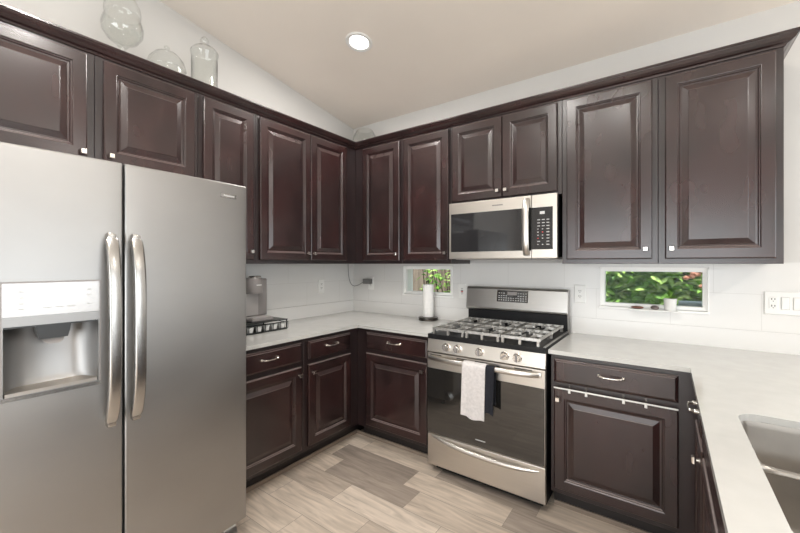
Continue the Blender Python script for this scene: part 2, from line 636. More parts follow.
# unseen patio door and dining window, added for reflections and daylight
for n, (ax, a0, a1, z0, z1, p) in ((3, ('y', 0.9, 3.9, 0.05, 2.2, Y1 - 0.08)), (4, ('x', -4.2, -0.8, 0.35, 2.35, X1 + 0.08))):
    wroot = bpy.data.objects.new('window_%d' % n, None)
    wroot.location = (a0, p, z0) if ax == 'y' else (p, a0, z0)
    COL.objects.link(wroot)
    wroot['kind'] = 'structure'
    ROOT[wroot.name] = Vector(wroot.location)
    fb = MB()
    pb = MB()
    mid = (a0 + a1) / 2
    for b0, b1 in ((a0, mid), (mid, a1)):
        if ax == 'y':
            frame_boxes(fb, b0, b1, z0, z1, 0.05, p - 0.03, p + 0.03)
            pb.box(b0 + 0.05, b1 - 0.05, p - 0.003, p + 0.003, z0 + 0.05, z1 - 0.05)
        else:
            fb.box(p - 0.03, p + 0.03, b0, b1, z0, z0 + 0.05)
            fb.box(p - 0.03, p + 0.03, b0, b1, z1 - 0.05, z1)
            fb.box(p - 0.03, p + 0.03, b0, b0 + 0.05, z0 + 0.05, z1 - 0.05)
            fb.box(p - 0.03, p + 0.03, b1 - 0.05, b1, z0 + 0.05, z1 - 0.05)
            pb.box(p - 0.003, p + 0.003, b0 + 0.05, b1 - 0.05, z0 + 0.05, z1 - 0.05)
    fb.done('window_frame', M['vinyl'], wroot)
    pb.done('pane', M['pane'], wroot)

SKIRT = mat('skirting_tile', (0.25, 0.20, 0.16), 0.45, noise=0.15, nscale=6)
# floor-tile skirting on the toe kicks
FX, DX = 0.61, 0.648                       # cabinet face and counter edge from the wall
KX = 0.535
struct('trim_3', MB().box(KX, KX + 0.010, -1.79, -KX - 0.010, 0.0, 0.026), SKIRT)
struct('trim_4', MB().box(KX, 1.300, -KX - 0.010, -KX, 0.0, 0.026), SKIRT)
struct('trim_5', MB().box(2.085, 2.79, -KX - 0.010, -KX, 0.0, 0.026), SKIRT)

# ------------------------------------------------------------------ cabinets
TH = 0.020
DOOR = [(0, 0.0), (0, TH - 0.006), (0.0022, TH - 0.0022), (0.006, TH), (0.052, TH), (0.0545, TH - 0.001), (0.0575, TH - 0.0045), (0.061, TH - 0.005), (0.065, TH - 0.010),
        (0.073, TH - 0.011), (0.098, TH - 0.003), (0.101, TH - 0.0015)]
DRAWER = [(0, 0.0), (0, TH - 0.009), (0.004, TH - 0.006), (0.012, TH - 0.003), (0.014, TH)]


def knob_mesh(f, a, z):
    """small square-headed knob on a round neck"""
    mb = MB()
    p = lambda n: f(a, z, n)
    mb.tube([p(TH), p(TH + 0.012)], 0.006, 12)
    mb.tube([p(TH), p(TH + 0.003)], 0.009, 12)
    h = 0.0125
    prof = [(h - 0.002, TH + 0.011), (h, TH + 0.014), (h, TH + 0.021), (h - 0.003, TH + 0.025)]
    mb.rings([[f(a + q * sa, z + q * sz, n) for sa, sz in ((-1, -1), (1, -1), (1, 1), (-1, 1))] for q, n in prof])
    return mb


def pull_mesh(f, a, z, w=0.112):
    mb = MB()
    pts, rr = [], []
    for i in range(15):
        t = i / 14
        s = -1 + 2 * t
        pts.append(f(a + s * w / 2, z - 0.004 * (1 - s * s), TH + 0.006 + 0.024 * math.sqrt(max(0, 1 - s ** 4))))
        rr.append(0.0048 - 0.0012 * (1 - s * s) + (0.003 if i in (0, 14) else 0))
    mb.tube(pts, rr, 10)
    for s in (-1, 1):
        mb.tube([f(a + s * w / 2, z, TH), f(a + s * w / 2, z, TH + 0.008)], 0.009, 12)
        mb.blob(f(a + s * w / 2, z, TH + 0.009), 0.009, sub=2)
    for s in (-0.42, 0.42):
        mb.blob(f(a + s * w, z - 0.001, TH + 0.025), 0.006, sub=2)
    return mb


def cabinet(name, label, f, a0, a1, z0, z1, depth, doors=(), drawers=(), kick=False, group=None, blind=None):
    """f places (along, z, out) with out = 0 on the face frame; doors = [(a0, a1, z0, z1, knob)]"""
    mid = f((a0 + a1) / 2, 0 if kick else z0, -depth / 2)
    t = thing(name, label, 'cabinet', mid, group)
    p, q = f(a0, z0, -depth), f(a1, z1, 0)
    mb = MB()
    mb.box(p[0], q[0], p[1], q[1], z0, z1, 0.0015, 1)
    # face frame rail lines
    mb.done('carcass', M['frame'], t)
    if kick:
        p, q = f(a0, 0, -depth), f(a1, 0, -(FX - KX))
        MB().box(p[0], q[0], p[1], q[1], 0.0, z0 - 0.0005).done('toe_kick', M['kick'], t)
    g = lambda a, z, n: f(a, z, n + 0.002)
    for d in doors:
        o = MB().loops(DOOR, d[0], d[1], d[2], d[3], g).done('door', M['wood'], t)
        if d[4]:
            knob_mesh(g, d[4][0], d[4][1]).done('knob', M['nickel'], o, smooth=True)
    for d in drawers:
        o = MB().loops(DRAWER, d[0], d[1], d[2], d[3], g).done('drawer_front', M['wood'], t)
        pull_mesh(g, (d[0] + d[1]) / 2, (d[2] + d[3]) / 2 + 0.012).done('pull', M['nickel'], o, smooth=True)
    return t


UZ0, UZ1, UD0, UD1 = 1.393, 2.430, 1.420, 2.405
UF = 0.330
LU, BU = LEFT(UF), BACK(-UF)
KN = 1.475
G1 = 'wall cabinets on the left wall'
G2 = 'wall cabinets on the range wall'
cabinet('wall_cabinet', 'short dark wall cabinet over the left refrigerator door, cut off by the picture edge', LU, -2.985, -2.212, 1.88, UZ1, UF - 0.001,
        [(-2.965, -2.244, 1.90, UD1, (-2.262, 1.928))])
cabinet('wall_cabinet', 'short dark wall cabinet over the right refrigerator door', LU, -2.211, -1.718, 1.88, UZ1, UF - 0.001,
        [(-2.180, -1.742, 1.90, UD1, (-2.152, 1.932))])
cabinet('wall_cabinet', 'narrow reddish single-door wall cabinet beside the refrigerator top, above the coffee maker', LU, -1.717, -1.334, UZ0, UZ1, UF - 0.001,
        [(-1.692, -1.357, UD0, UD1, (-1.380, KN))])
cabinet('wall_cabinet', 'tall double-door dark wall cabinet on the left wall next to the corner', LU, -1.333, -0.004, UZ0, UZ1, UF - 0.001,
        [(-1.308, -0.8645, UD0, UD1, (-0.893, KN)), (-0.8615, -0.460, UD0, UD1, (-0.833, KN))])
cabinet('wall_cabinet', 'narrow single-door wall cabinet on the range wall, right beside the corner', BU, UF + 0.002, 0.853, UZ0, UZ1, UF - 0.001,
        [(0.433, 0.834, UD0, UD1, (0.806, KN))])
cabinet('wall_cabinet', 'single-door dark wall cabinet just left of the microwave, above the paper towels', BU, 0.854, 1.302, UZ0, UZ1, UF - 0.001,
        [(0.873, 1.288, UD0, UD1, (1.262, KN))])
cabinet('wall_cabinet', 'short double-door dark wall cabinet directly above the microwave', BU, 1.303, 2.082, 1.832, UZ1, UF - 0.001,
        [(1.318, 1.6985, 1.850, UD1, (1.672, 1.895)), (1.7015, 2.056, 1.850, UD1, (1.728, 1.895))])
cabinet('wall_cabinet', 'tall single-door wall cabinet just right of the microwave', BU, 2.083, 2.576, UZ0, UZ1, UF - 0.001,
        [(2.111, 2.549, UD0, UD1, (2.519, KN))])
cabinet('wall_cabinet', 'wide single-door dark wall cabinet at the far right end of the row', BU, 2.577, 3.064, UZ0, UZ1, UF - 0.001,
        [(2.607, 3.037, UD0, UD1, (2.636, KN))])

# crown moulding, one run round the corner with a return at the right end
PROF = [(0.001, 2.418), (0.006, 2.420), (0.010, 2.428), (0.014, 2.431), (0.022, 2.434), (0.034, 2.444), (0.040, 2.454), (0.043, 2.456),
        (0.046, 2.462), (0.050, 2.464), (0.050, 2.473), (0.001, 2.473)]
XE = 3.064
cm = MB()
cm.sweep(PROF, [lambda o, z: (UF + o, -3.0, z), lambda o, z: (UF + o, -UF - o, z), lambda o, z: (XE + o, -UF - o, z),
                lambda o, z: (XE + o, 0.006, z)])
tag(cm.done('crown_moulding', M['wood'], root=(UF, -UF, 2.418)),
    'dark crown moulding running along the tops of all the wall cabinets', 'moulding')

# base cabinets
BZ0, BZ1 = 0.112, 0.8915
LB, BB, RB = LEFT(FX), BACK(-FX), RIGHT(2.737)
DZ, DRZ = (0.142, 0.702), (0.735, 0.863)
cabinet('base_cabinet', 'dark base cabinet beside the refrigerator, one drawer over one door, under the coffee maker', LB, -1.715, -1.152, BZ0, BZ1, FX - 0.001,
        [(-1.690, -1.181, *DZ, (-1.203, 0.650))], [(-1.690, -1.181, *DRZ)], True)
cabinet('base_cabinet', 'narrow dark base cabinet on the left wall running into the corner', LB, -1.151, -0.004, BZ0, BZ1, FX - 0.001,
        [(-1.122, -0.706, *DZ, (-1.088, 0.645))], [(-1.122, -0.706, *DRZ)], True)
cabinet('base_cabinet', 'dark base cabinet between the corner and the left side of the range', BB, FX + 0.002, 1.300, BZ0, BZ1, FX - 0.001,
        [(0.716, 1.272, *DZ, (1.238, 0.645))], [(0.716, 1.272, *DRZ)], True)
rc = cabinet('base_cabinet', 'dark base cabinet right of the range with a white rail of clips across its door', BB, 2.082, 2.735, BZ0, BZ1, FX - 0.001,
             [(2.103, 2.660, *DZ, (2.126, 0.645))], [(2.103, 2.660, *DRZ)], True)
cabinet('base_cabinet', 'dark base cabinet under the right counter seen edge-on, with a drawer pull beside the corner', RB, -1.085, -0.004, BZ0, BZ1, 0.60,
        [(-1.06, -0.715, *DZ, (-1.030, 0.655))], [(-1.06, -0.715, *DRZ)], True)
# sink cabinet: open-topped so that the bowls hang inside it
sx = thing('base_cabinet', 'dark sink base cabinet under the right counter below the sink', 'cabinet', (3.05, -1.6, 0))
mb = MB()
mb.box(2.737, 2.772, -2.06, -1.086, BZ0, BZ1, 0.001, 1)
mb.box(3.332, 3.352, -2.06, -1.086, BZ0, BZ1, 0.001, 1)
mb.box(2.773, 3.331, -2.06, -2.04, BZ0, BZ1)
mb.box(2.773, 3.331, -1.106, -1.086, BZ0, BZ1)
mb.box(2.773, 3.331, -2.039, -1.107, BZ0, BZ0 + 0.02)
mb.done('carcass', M['frame'], sx)
MB().box(2.827, 3.352, -2.06, -1.086, 0, BZ0 - 0.0005).done('toe_kick', M['kick'], sx)
g = lambda a, z, n: RB(a, z, n + 0.002)
for a0, a1, k in ((-2.035, -1.5765, -1.61), (-1.5735, -1.112, -1.54)):
    o = MB().loops(DOOR, a0, a1, *DZ, g).done('door', M['wood'], sx)
    knob_mesh(g, k, 0.655).done('knob', M['nickel'], o, smooth=True)
MB().loops(DRAWER, -2.035, -1.112, *DRZ, g).done('false_drawer_front', M['wood'], sx)

cabinet('base_cabinet', 'dark base cabinet at the open end of the right counter, out of the picture', RB, -2.662, -2.061, BZ0, BZ1, 0.61,
        [(-2.64, -2.085, *DZ, (-2.11, 0.655))], [(-2.64, -2.085, *DRZ)], True)

# ------------------------------------------------------------------ countertops
CT0, CT1 = 0.892, 0.914


def poly_slab(mb, pts, z0, z1, bev=0.003):
    lo = [mb.bm.verts.new((x, y, z0)) for x, y in pts]
    hi = [mb.bm.verts.new((x, y, z1)) for x, y in pts]
    mb.bm.faces.new(lo[::-1])
    top = mb.bm.faces.new(hi)
    n = len(pts)
    for i in range(n):
        j = (i + 1) % n
        mb.bm.faces.new((lo[i], lo[j], hi[j], hi[i]))
    if bev:
        bmesh.ops.bevel(mb.bm, geom=list(top.edges), offset=bev, segments=2, affect='EDGES')
    return mb


ct = thing('countertop', 'L-shaped white quartz countertop in the corner between refrigerator and range', 'countertop', (0.3, -0.3, CT0))
poly_slab(MB(), [(0.001, -0.001), (0.001, -1.715), (DX, -1.715), (DX, -DX), (1.304, -DX), (1.304, -0.001)], CT0, CT1).done('slab', M['quartz'], ct)
poly_slab(MB(), [(0.0005, -0.0005), (0.0005, -1.715), (0.0125, -1.715), (0.0125, -0.0125), (1.304, -0.0125), (1.304, -0.0005)],
          CT1, 1.022, 0.002).done('upstand', M['upstand'], ct)

# right counter with a cut-out for the sink
SX0, SX1, SY0, SY1, SR = 2.796, 3.215, -1.915, -1.195, 0.06


def rrect(x0, x1, y0, y1, r, seg=6):
    pts = []
    for cx, cy, a in ((x1 - r, y1 - r, 0), (x0 + r, y1 - r, 90), (x0 + r, y0 + r, 180), (x1 - r, y0 + r, 270)):
        for k in range(seg + 1):
            t = math.radians(a + 90 * k / seg)
            pts.append((cx + r * math.cos(t), cy + r * math.sin(t)))
    return pts


cr = thing('countertop', 'white quartz countertop right of the range with the sink cut into it', 'countertop', (2.9, -0.9, CT0))
XI, XO, YE = 2.703, 3.40, -2.70
mb = MB()
outer = [(2.0765, -0.001), (2.0765, -DX), (XI, -DX), (XI, YE), (XO, YE), (XO, -0.001)]
inner = rrect(SX0, SX1, SY0, SY1, SR)
for zz in (CT0, CT1):
    ov = [mb.bm.verts.new((x, y, zz)) for x, y in outer]
    iv = [mb.bm.verts.new((x, y, zz)) for x, y in inner]
    es = [mb.bm.edges.new((v[i], v[(i + 1) % len(v)])) for v in (ov, iv) for i in range(len(v))]
    bmesh.ops.triangle_fill(mb.bm, use_beauty=True, use_dissolve=False, edges=es)
    if zz == CT0:
        o0, i0 = ov, iv
    else:
        for A, B in ((o0, ov), (i0, iv)):
            for i in range(len(A)):
                j = (i + 1) % len(A)
                mb.bm.faces.new((A[i], A[j], B[j], B[i]))
mb.done('slab', M['quartz'], cr)
poly_slab(MB(), [(2.0765, -0.0005), (2.0765, -0.0125), (XO, -0.0125), (XO, -0.0005)], CT1, 1.022, 0.002).done('upstand', M['upstand'], cr)

# undermount double-bowl sink
sk = thing('sink', 'stainless steel double-bowl undermount sink in the right countertop', 'sink', (3.0, -1.55, 0.69))


def bowl(x0, x1, y0, y1, zt, zb, r=0.03):
    mb = MB()
    prof = [(0.0, zt, r), (0.004, zt - 0.02, r), (0.010, zb + 0.03, r), (0.022, zb + 0.008, r), (0.05, zb, r * 0.8)]
    rings = [[(x, y, z) for x, y in rrect(x0 + i, x1 - i, y0 + i, y1 - i, rr)] for i, z, rr in prof]
    mb.rings(rings, False, True)
    return mb


YD = -1.425
b1 = bowl(SX0 - 0.004, SX1 + 0.004, YD + 0.012, SY1 + 0.004, 0.8905, 0.715)
def dip(mb):
    for v in mb.bm.verts:
        if abs(v.co.y - YD) < 0.06 and v.co.z > 0.80 and SX0 + 0.018 < v.co.x < SX1 - 0.018:
            v.co.z = min(v.co.z, 0.838)
    return mb


dip(b1).done('bowl', M['sinksteel'], sk, smooth=True)
b2 = bowl(SX0 - 0.004, SX1 + 0.004, SY0 - 0.004, YD - 0.012, 0.8905, 0.690)
dip(b2).done('bowl', M['sinksteel'], sk, smooth=True)
dv = MB()
dv.rings([[(x, YD - w, 0.74), (x, YD - w, h - 0.009), (x, YD - 0.6 * w, h), (x, YD + 0.6 * w, h), (x, YD + w, h - 0.009), (x, YD + w, 0.74)]
          for x, h, w in ((SX0 - 0.003, 0.890, 0.034), (SX0 + 0.012, 0.868, 0.020), (SX0 + 0.030, 0.850, 0.0118), (SX0 + 0.06, 0.845, 0.0115), (SX1 - 0.06, 0.845, 0.0115),
                          (SX1 - 0.030, 0.850, 0.0118), (SX1 - 0.012, 0.868, 0.020), (SX1 + 0.003, 0.890, 0.034))])
dv.done('divider', M['sinksteel'], sk, smooth=True, angle=50)
for yy, zb in ((-1.31, 0.7155), (-1.67, 0.6905)):
    MB().lathe([(0.045, 0), (0.045, 0.002), (0.034, 0.003), (0.030, 0.001)], (3.0, yy, zb)).done('drain', M['steel'], sk, smooth=True)

# ------------------------------------------------------------------ refrigerator
FY0, FYS, FY1 = -2.700, -2.288, -1.776
FZ0, FZ1 = 0.150, 1.771
FC = (FY0 + FY1) / 2
FXF = lambda y: 0.943 + 0.016 * (1 - ((y - FC) / 0.455) ** 2)
fr = thing('refrigerator', 'stainless steel side-by-side refrigerator with an ice and water dispenser', 'refrigerator', (0.5, FC, 0))
MB().box(0.03, 0.845, FY0 + 0.004, FY1 - 0.006, 0.05, 1.745, 0.004, 1).done('body', M['lightgrey'], fr)
MB().box(0.80, 0.872, FY0 + 0.01, FY1 - 0.015, 0.052, 0.135, 0.004, 1).done('toe_grille', M['grey'], fr)
hc = MB()
for yy in (FY0 + 0.05, FY1 - 0.05):
    hc = MB()
    hc.box(0.76, 0.90, yy - 0.035, yy + 0.035, 1.746, 1.7655, 0.006, 2)
    hc.done('hinge_cover', M['grey'], fr)
for yy in (FY0 + 0.06, FY1 - 0.055):
    ft = MB()
    ft.lathe([(0.02, 0), (0.024, 0.006), (0.018, 0.02), (0.012, 0.055)], (0.80, yy, 0.0))
    ft.done('foot', M['blackplastic'], fr, smooth=True)
ft = MB()
ft.rings([[(0.85 + 0.05 * math.sin(t), y, 0.052 + 0.09 * (1 - t / 1.6)) for t in (0.0, 0.4, 0.8, 1.2, 1.5)] + [(0.80, y, 0.05), (0.80, y, 0.14)]
          for y in (FY1 - 0.085, FY1 - 0.022)])
ft.done('bottom_hinge', M['steel'], fr)


def fridge_door(y0, y1, hole=None):
    mb = MB()
    ed = [(0.0, -0.009), (0.0015, -0.004), (0.005, -0.001), (0.018, 0.0)]
    ys = [(y0 + a, b) for a, b in ed] + [(y1 - a, b) for a, b in ed]
    inner_ys = [y0 + 0.018 + (y1 - y0 - 0.036) * i / 10 for i in range(1, 10)]
    if hole:
        inner_ys = [y for y in inner_ys if min(abs(y - hole[0]), abs(y - hole[1])) > 0.012] + [hole[0], hole[1]]
    ys = sorted(ys + [(y, 0.0) for y in inner_ys])
    ez = [(0.0, -0.006), (0.005, -0.001), (0.010, 0.0)]
    zs = sorted([(FZ0 + a, b) for a, b in ez] + [(FZ1 - a, b) for a, b in ez] + ([(hole[2], 0), (hole[3], 0)] if hole else []))
    V = [[mb.bm.verts.new((FXF(y) + b + c, y, z)) for y, b in ys] for z, c in zs]
    for r in range(len(zs) - 1):
        for k in range(len(ys) - 1):
            if hole and hole[2] - 1e-6 <= zs[r][0] < hole[3] - 1e-6 and hole[0] - 1e-6 <= ys[k][0] < hole[1] - 1e-6:
                continue
            mb.bm.faces.new((V[r][k], V[r][k + 1], V[r + 1][k + 1], V[r + 1][k]))
    xb = 0.848
    B = {}

    def back(y, z):
        return mb.bm.verts.new((xb, y, z))
    per = [V[0][k] for k in range(len(ys))] + [V[r][-1] for r in range(1, len(zs))] + \
          [V[-1][k] for k in range(len(ys) - 2, -1, -1)] + [V[r][0] for r in range(len(zs) - 2, 0, -1)]
    bk = [back(v.co.y, v.co.z) for v in per]
    n = len(per)
    for i in range(n):
        j = (i + 1) % n
        mb.bm.faces.new((per[i], per[j], bk[j], bk[i]))
    mb.bm.faces.new(bk)
    return mb


def fridge_handle(yc, lean):
    mb = MB()
    pts, rw, rt = [], [], []
    for i in range(25):
        t = i / 24
        z = 0.800 + t * 0.706
        s = -1 + 2 * t
        bow = 0.052 * (1 - s ** 4) + 0.010
        end = min(1.0, min(t, 1 - t) / 0.055 + 0.25)
        pts.append((FXF(yc) + bow, yc, z))
        rw.append(0.0190 * math.sqrt(end))
        rt.append(0.010 * math.sqrt(end) + 0.002)
    # flat-faced bar: rounded rectangle section
    rings = []
    for (x, y, z), w, t in zip(pts, rw, rt):
        rings.append([(x + t * math.copysign(abs(math.cos(q)) ** 0.45, math.cos(q)), y + w * math.copysign(abs(math.sin(q)) ** 0.45, math.sin(q)), z)
                      for q in [k * math.tau / 20 for k in range(20)]])
    mb.rings(rings)
    for z in (0.822, 1.484):
        mb.box(FXF(yc) + 0.0005, FXF(yc) + 0.030, yc - 0.013, yc + 0.013, z - 0.018, z + 0.018, 0.004, 2)
    return mb


HO = (-2.600, -2.365, 0.975, 1.194)        # dispenser recess
fd = fridge_door(FY0, FYS - 0.0028, HO).done('freezer_door', M['fsteel'], fr, smooth=True, angle=25)
fridge_handle(FYS - 0.045, 0).done('handle', M['chrome'], fd, smooth=True)
rec = MB()
XB = 0.872
fx0, fx1 = FXF(HO[0]), FXF(HO[1])
# recess: sides lean in, curved back
R = []
for z, dx, ins in ((HO[3], 0.0, 0.0), (1.10, 0.0, 0.0), (1.01, 0.004, 0.0), (0.988, 0.012, 0.0), (HO[2], 0.030, 0.0)):
    ring = [(fx0 - 0.0005, HO[0], z)]
    for k in range(9):
        t = k / 8
        yy = HO[0] + (HO[1] - HO[0]) * (0.02 + 0.96 * t)
        c = math.sin(math.pi * t) ** 0.28
        ring.append((fx0 - 0.012 - (fx0 - 0.012 - XB - dx) * c, yy, z))
    ring.append((fx1 - 0.0005, HO[1], z))
    R.append(ring)
rec.rings(R, False, False, closed=False)
rec.done('dispenser_recess', M['recsteel'], fd, smooth=True, angle=60)
MB().box(XB, fx0 - 0.004, HO[0] + 0.001, HO[1] - 0.001, HO[3] - 0.006, HO[3] - 0.001).done('dispenser_ceiling', M['dispdark'], fd)
tr = MB()
tr.rings([[(XB + 0.02, y, HO[2] + 0.001), (fx1 - 0.002, y, HO[2] + 0.001), (fx1 - 0.002, y, HO[2] + 0.012), (XB + 0.02, y, HO[2] + 0.016)]
          for y in (HO[0] + 0.003, HO[1] - 0.003)])
tr.done('drip_tray', M['warmsteel'], fd)


def curved_panel(y0, y1, z0, z1, out, back=0.002, n=8):
    mb = MB()
    mb.rings([[(FXF(y0 + (y1 - y0) * i / n) - back, y0 + (y1 - y0) * i / n, z0), (FXF(y0 + (y1 - y0) * i / n) + out, y0 + (y1 - y0) * i / n, z0),
               (FXF(y0 + (y1 - y0) * i / n) + out, y0 + (y1 - y0) * i / n, z1), (FXF(y0 + (y1 - y0) * i / n) - back, y0 + (y1 - y0) * i / n, z1)]
              for i in range(n + 1)])
    return mb


PY0, PY1 = -2.606, -2.359
mb = MB()
for a in ((PY0, PY0 + 0.005, 0.972, 1.336), (PY1 - 0.005, PY1, 0.972, 1.336)):
    pass
curved_panel(PY0 + 0.003, PY1 - 0.003, 1.225, 1.331, 0.0035).done('dispenser_panel', M['disp'], fd)
curved_panel(PY0 + 0.003, PY1 - 0.003, 1.195, 1.2245, 0.0045).done('dispenser_lip', M['recsteel'], fd)
rim = MB()
for y0, y1, z0, z1 in ((PY0, PY1, 1.3315, 1.336), (PY0, PY0 + 0.003, 0.968, 1.331), (PY1 - 0.003, PY1, 0.968, 1.331)):
    q = curved_panel(y0, y1, z0, z1, 0.004)
    me = bpy.data.meshes.new('tmp')
    q.bm.to_mesh(me)
    q.bm.free()
    rim.bm.from_mesh(me)
    bpy.data.meshes.remove(me)
rim.done('dispenser_rim', M['grey'], fd)
curved_panel(PY0, PY1, 0.962, 0.974, 0.005).done('tray_lip', M['chrome'], fd)
# nozzle and paddle
nz = MB()
yc = (HO[0] + HO[1]) / 2 + 0.006
nz.rings([[(XB + 0.006, yc - w, z), (XB + 0.050, yc - w, z), (XB + 0.050, yc + w, z), (XB + 0.006, yc + w, z)]
          for w, z in ((0.036, 1.142), (0.042, 1.165), (0.046, 1.1925))])
nz.done('nozzle', M['dispdark'], fd)
pd = MB()
pd.rings([[(XB + 0.020 + x, yc - w, z), (XB + 0.026 + x, yc - w, z), (XB + 0.026 + x, yc + w, z), (XB + 0.020 + x, yc + w, z)]
          for w, z, x in ((0.012, 1.124, 0.028), (0.024, 1.130, 0.022), (0.030, 1.141, 0.012))])
pd.done('paddle', M['lightgrey'], fd)
for y, z, w, h, mm in ((-2.508, 1.288, 0.011, 0.009, 'icon'), (-2.440, 1.290, 0.016, 0.006, 'icon')):
    curved_panel(y - w / 2, y + w / 2, z, z + h, 0.0042, n=2).done('display_digit', M[mm], fd)
for y, z, w in ((-2.560, 1.302, 0.014), (-2.560, 1.283, 0.012), (-2.560, 1.264, 0.012), (-2.392, 1.302, 0.012), (-2.392, 1.283, 0.012),
                (-2.560, 1.247, 0.012), (-2.500, 1.248, 0.018), (-2.470, 1.248, 0.018), (-2.440, 1.248, 0.018), (-2.392, 1.252, 0.012)):
    curved_panel(y - w / 2, y + w / 2, z, z + 0.0028, 0.0039, n=2).done('button_mark', M['print'], fd)

rd = fridge_door(FYS + 0.0028, FY1).done('refrigerator_door', M['fsteel'], fr, smooth=True, angle=25)
fridge_handle(FYS + 0.032, 0).done('handle', M['chrome'], rd, smooth=True)
curved_panel(-1.912, -1.835, 1.701, 1.720, 0.003, n=4).done('badge', M['chrome'], rd)
curved_panel(-1.898, -1.845, 1.7065, 1.7135, 0.0034, n=4).done('badge_lettering', M['print'], rd)

# ------------------------------------------------------------------ range
RX0, RX1 = 1.312, 2.0715
rg = thing('gas_range', 'freestanding stainless steel gas range with black cooktop', 'range', (1.69, -0.34, 0))
RF = -0.655
MB().box(RX0 + 0.002, RX1 - 0.002, RF, -0.022, 0.045, 0.892, 0.002, 1).done('body', M['black'], rg)
MB().box(RX0 + 0.03, RX1 - 0.03, RF + 0.035, -0.05, 0.008, 0.0445).done('base_shadow_block', M['gap'], rg)  # dark block added in place of the black shadow under the range
# control panel
cp = MB()
cp.rings([[(x, RF - 0.001, 0.808), (x, RF - 0.030, 0.808), (x, RF - 0.033, 0.812), (x, RF - 0.022, 0.893), (x, RF - 0.001, 0.893)] for x in (RX0, RX1)])
cpo = cp.done('control_panel', M['warmsteel'], rg)
for kx in (1.456, 1.535, 1.685, 1.842, 1.917):
    kb = MB()
    c = (kx, RF - 0.026, 0.852)
    kb.lathe([(0.027, 0.0), (0.027, 0.004), (0.0225, 0.006), (0.0215, 0.028), (0.019, 0.031)], c, '-Y', 24)
    ko = kb.done('knob', M['nickel'], rg, smooth=True)
    tilt = {1.842: 0.9}.get(kx, 0.0)
    gb = MB()
    gb.box(-0.005, 0.005, RF - 0.066, RF - 0.056, -0.019, 0.019, 0.002, 2)
    bmesh.ops.rotate(gb.bm, verts=gb.bm.verts[:], cent=(0, 0, 0), matrix=Matrix.Rotation(tilt, 3, 'Y'))
    bmesh.ops.translate(gb.bm, verts=gb.bm.verts[:], vec=(kx, 0, 0.852))
    gb.done('knob_grip', M['grey'], ko)
# cooktop
ck = MB()
ck.box(RX0, RX1, RF - 0.030, -0.075, 0.8935, 0.926, 0.004, 2)
cko = ck.done('cooktop', M['black'], rg)
st = MB()
st.box(RX1 - 0.014, RX1 - 0.001, RF - 0.02, -0.08, 0.9265, 0.931, 0.001, 1)
st.done('cooktop_edge', M['steel'], cko)
BUR = [(1.452, -0.215, 0.032), (1.452, -0.515, 0.040), (1.692, -0.365, 0.046), (1.932, -0.215, 0.030), (1.932, -0.515, 0.044)]
for bx, by, br in BUR:
    MB().lathe([(br + 0.012, 0.0), (br + 0.012, 0.006), (br, 0.010), (br, 0.014)], (bx, by, 0.9265)).done('burner_base', M['iron_dark'], rg, smooth=True)
    MB().lathe([(br, 0), (br + 0.002, 0.003), (br, 0.008), (br - 0.012, 0.010)], (bx, by, 0.9408)).done('burner_cap', M['cap'], rg, smooth=True)


def bar(mb, p, q, w=0.0058, h=0.008):
    p, q = Vector(p), Vector(q)
    t = (q - p).normalized()
    s = Vector((-t.y, t.x, 0)) if abs(t.z) < 0.9 else Vector((1, 0, 0))
    s.normalize()
    u = Vector((0, 0, 1)) if abs(t.z) < 0.9 else Vector((0, 1, 0))
    mb.rings([[c - s * w - u * h, c + s * w - u * h, c + s * w * 0.7 + u * h, c - s * w * 0.7 + u * h] for c in (p, q)])


GZ = 0.962
for gx0, gx1 in ((1.340, 1.573), (1.578, 1.806), (1.811, 2.040)):
    gm = MB()
    y0, y1 = RF - 0.008, -0.098
    m = (gx0 + gx1) / 2
    c0 = 0.012
    for a, b in (((gx0, y0, GZ), (gx1, y0, GZ)), ((gx0, y1, GZ), (gx1, y1, GZ)), ((gx0 + c0, y0, GZ), (gx0 + c0, y1, GZ)),
                 ((gx1 - c0, y0, GZ), (gx1 - c0, y1, GZ)), ((m, y0, GZ + 0.002), (m, y0 + 0.10, GZ + 0.002)), ((m, y1, GZ + 0.002), (m, y1 - 0.10, GZ + 0.002)), ((m, (y0 + y1) / 2 - 0.10, GZ + 0.002), (m, (y0 + y1) / 2 + 0.10, GZ + 0.002)), ((gx0, (y0 + y1) / 2, GZ), (gx1, (y0 + y1) / 2, GZ))):
        bar(gm, a, b)
    for fx in (gx0 + 0.062, gx1 - 0.062):
        bar(gm, (fx, y0, GZ + 0.001), (fx, y1, GZ + 0.001), 0.0048)
    for yy in (y0 + 0.135, y1 - 0.135):
        bar(gm, (gx0 + c0, yy, GZ), (m - 0.035, yy, GZ + 0.003), 0.006)
        bar(gm, (gx1 - c0, yy, GZ), (m + 0.035, yy, GZ + 0.003), 0.006)
    for fx in (gx0 + c0, gx1 - c0, m):
        for fy in (y0, (y0 + y1) / 2, y1):
            gm.box(fx - 0.007, fx + 0.007, fy - 0.009, fy + 0.009, 0.9265, GZ + 0.004)
    gm.done('burner_grate', M['iron'], rg)
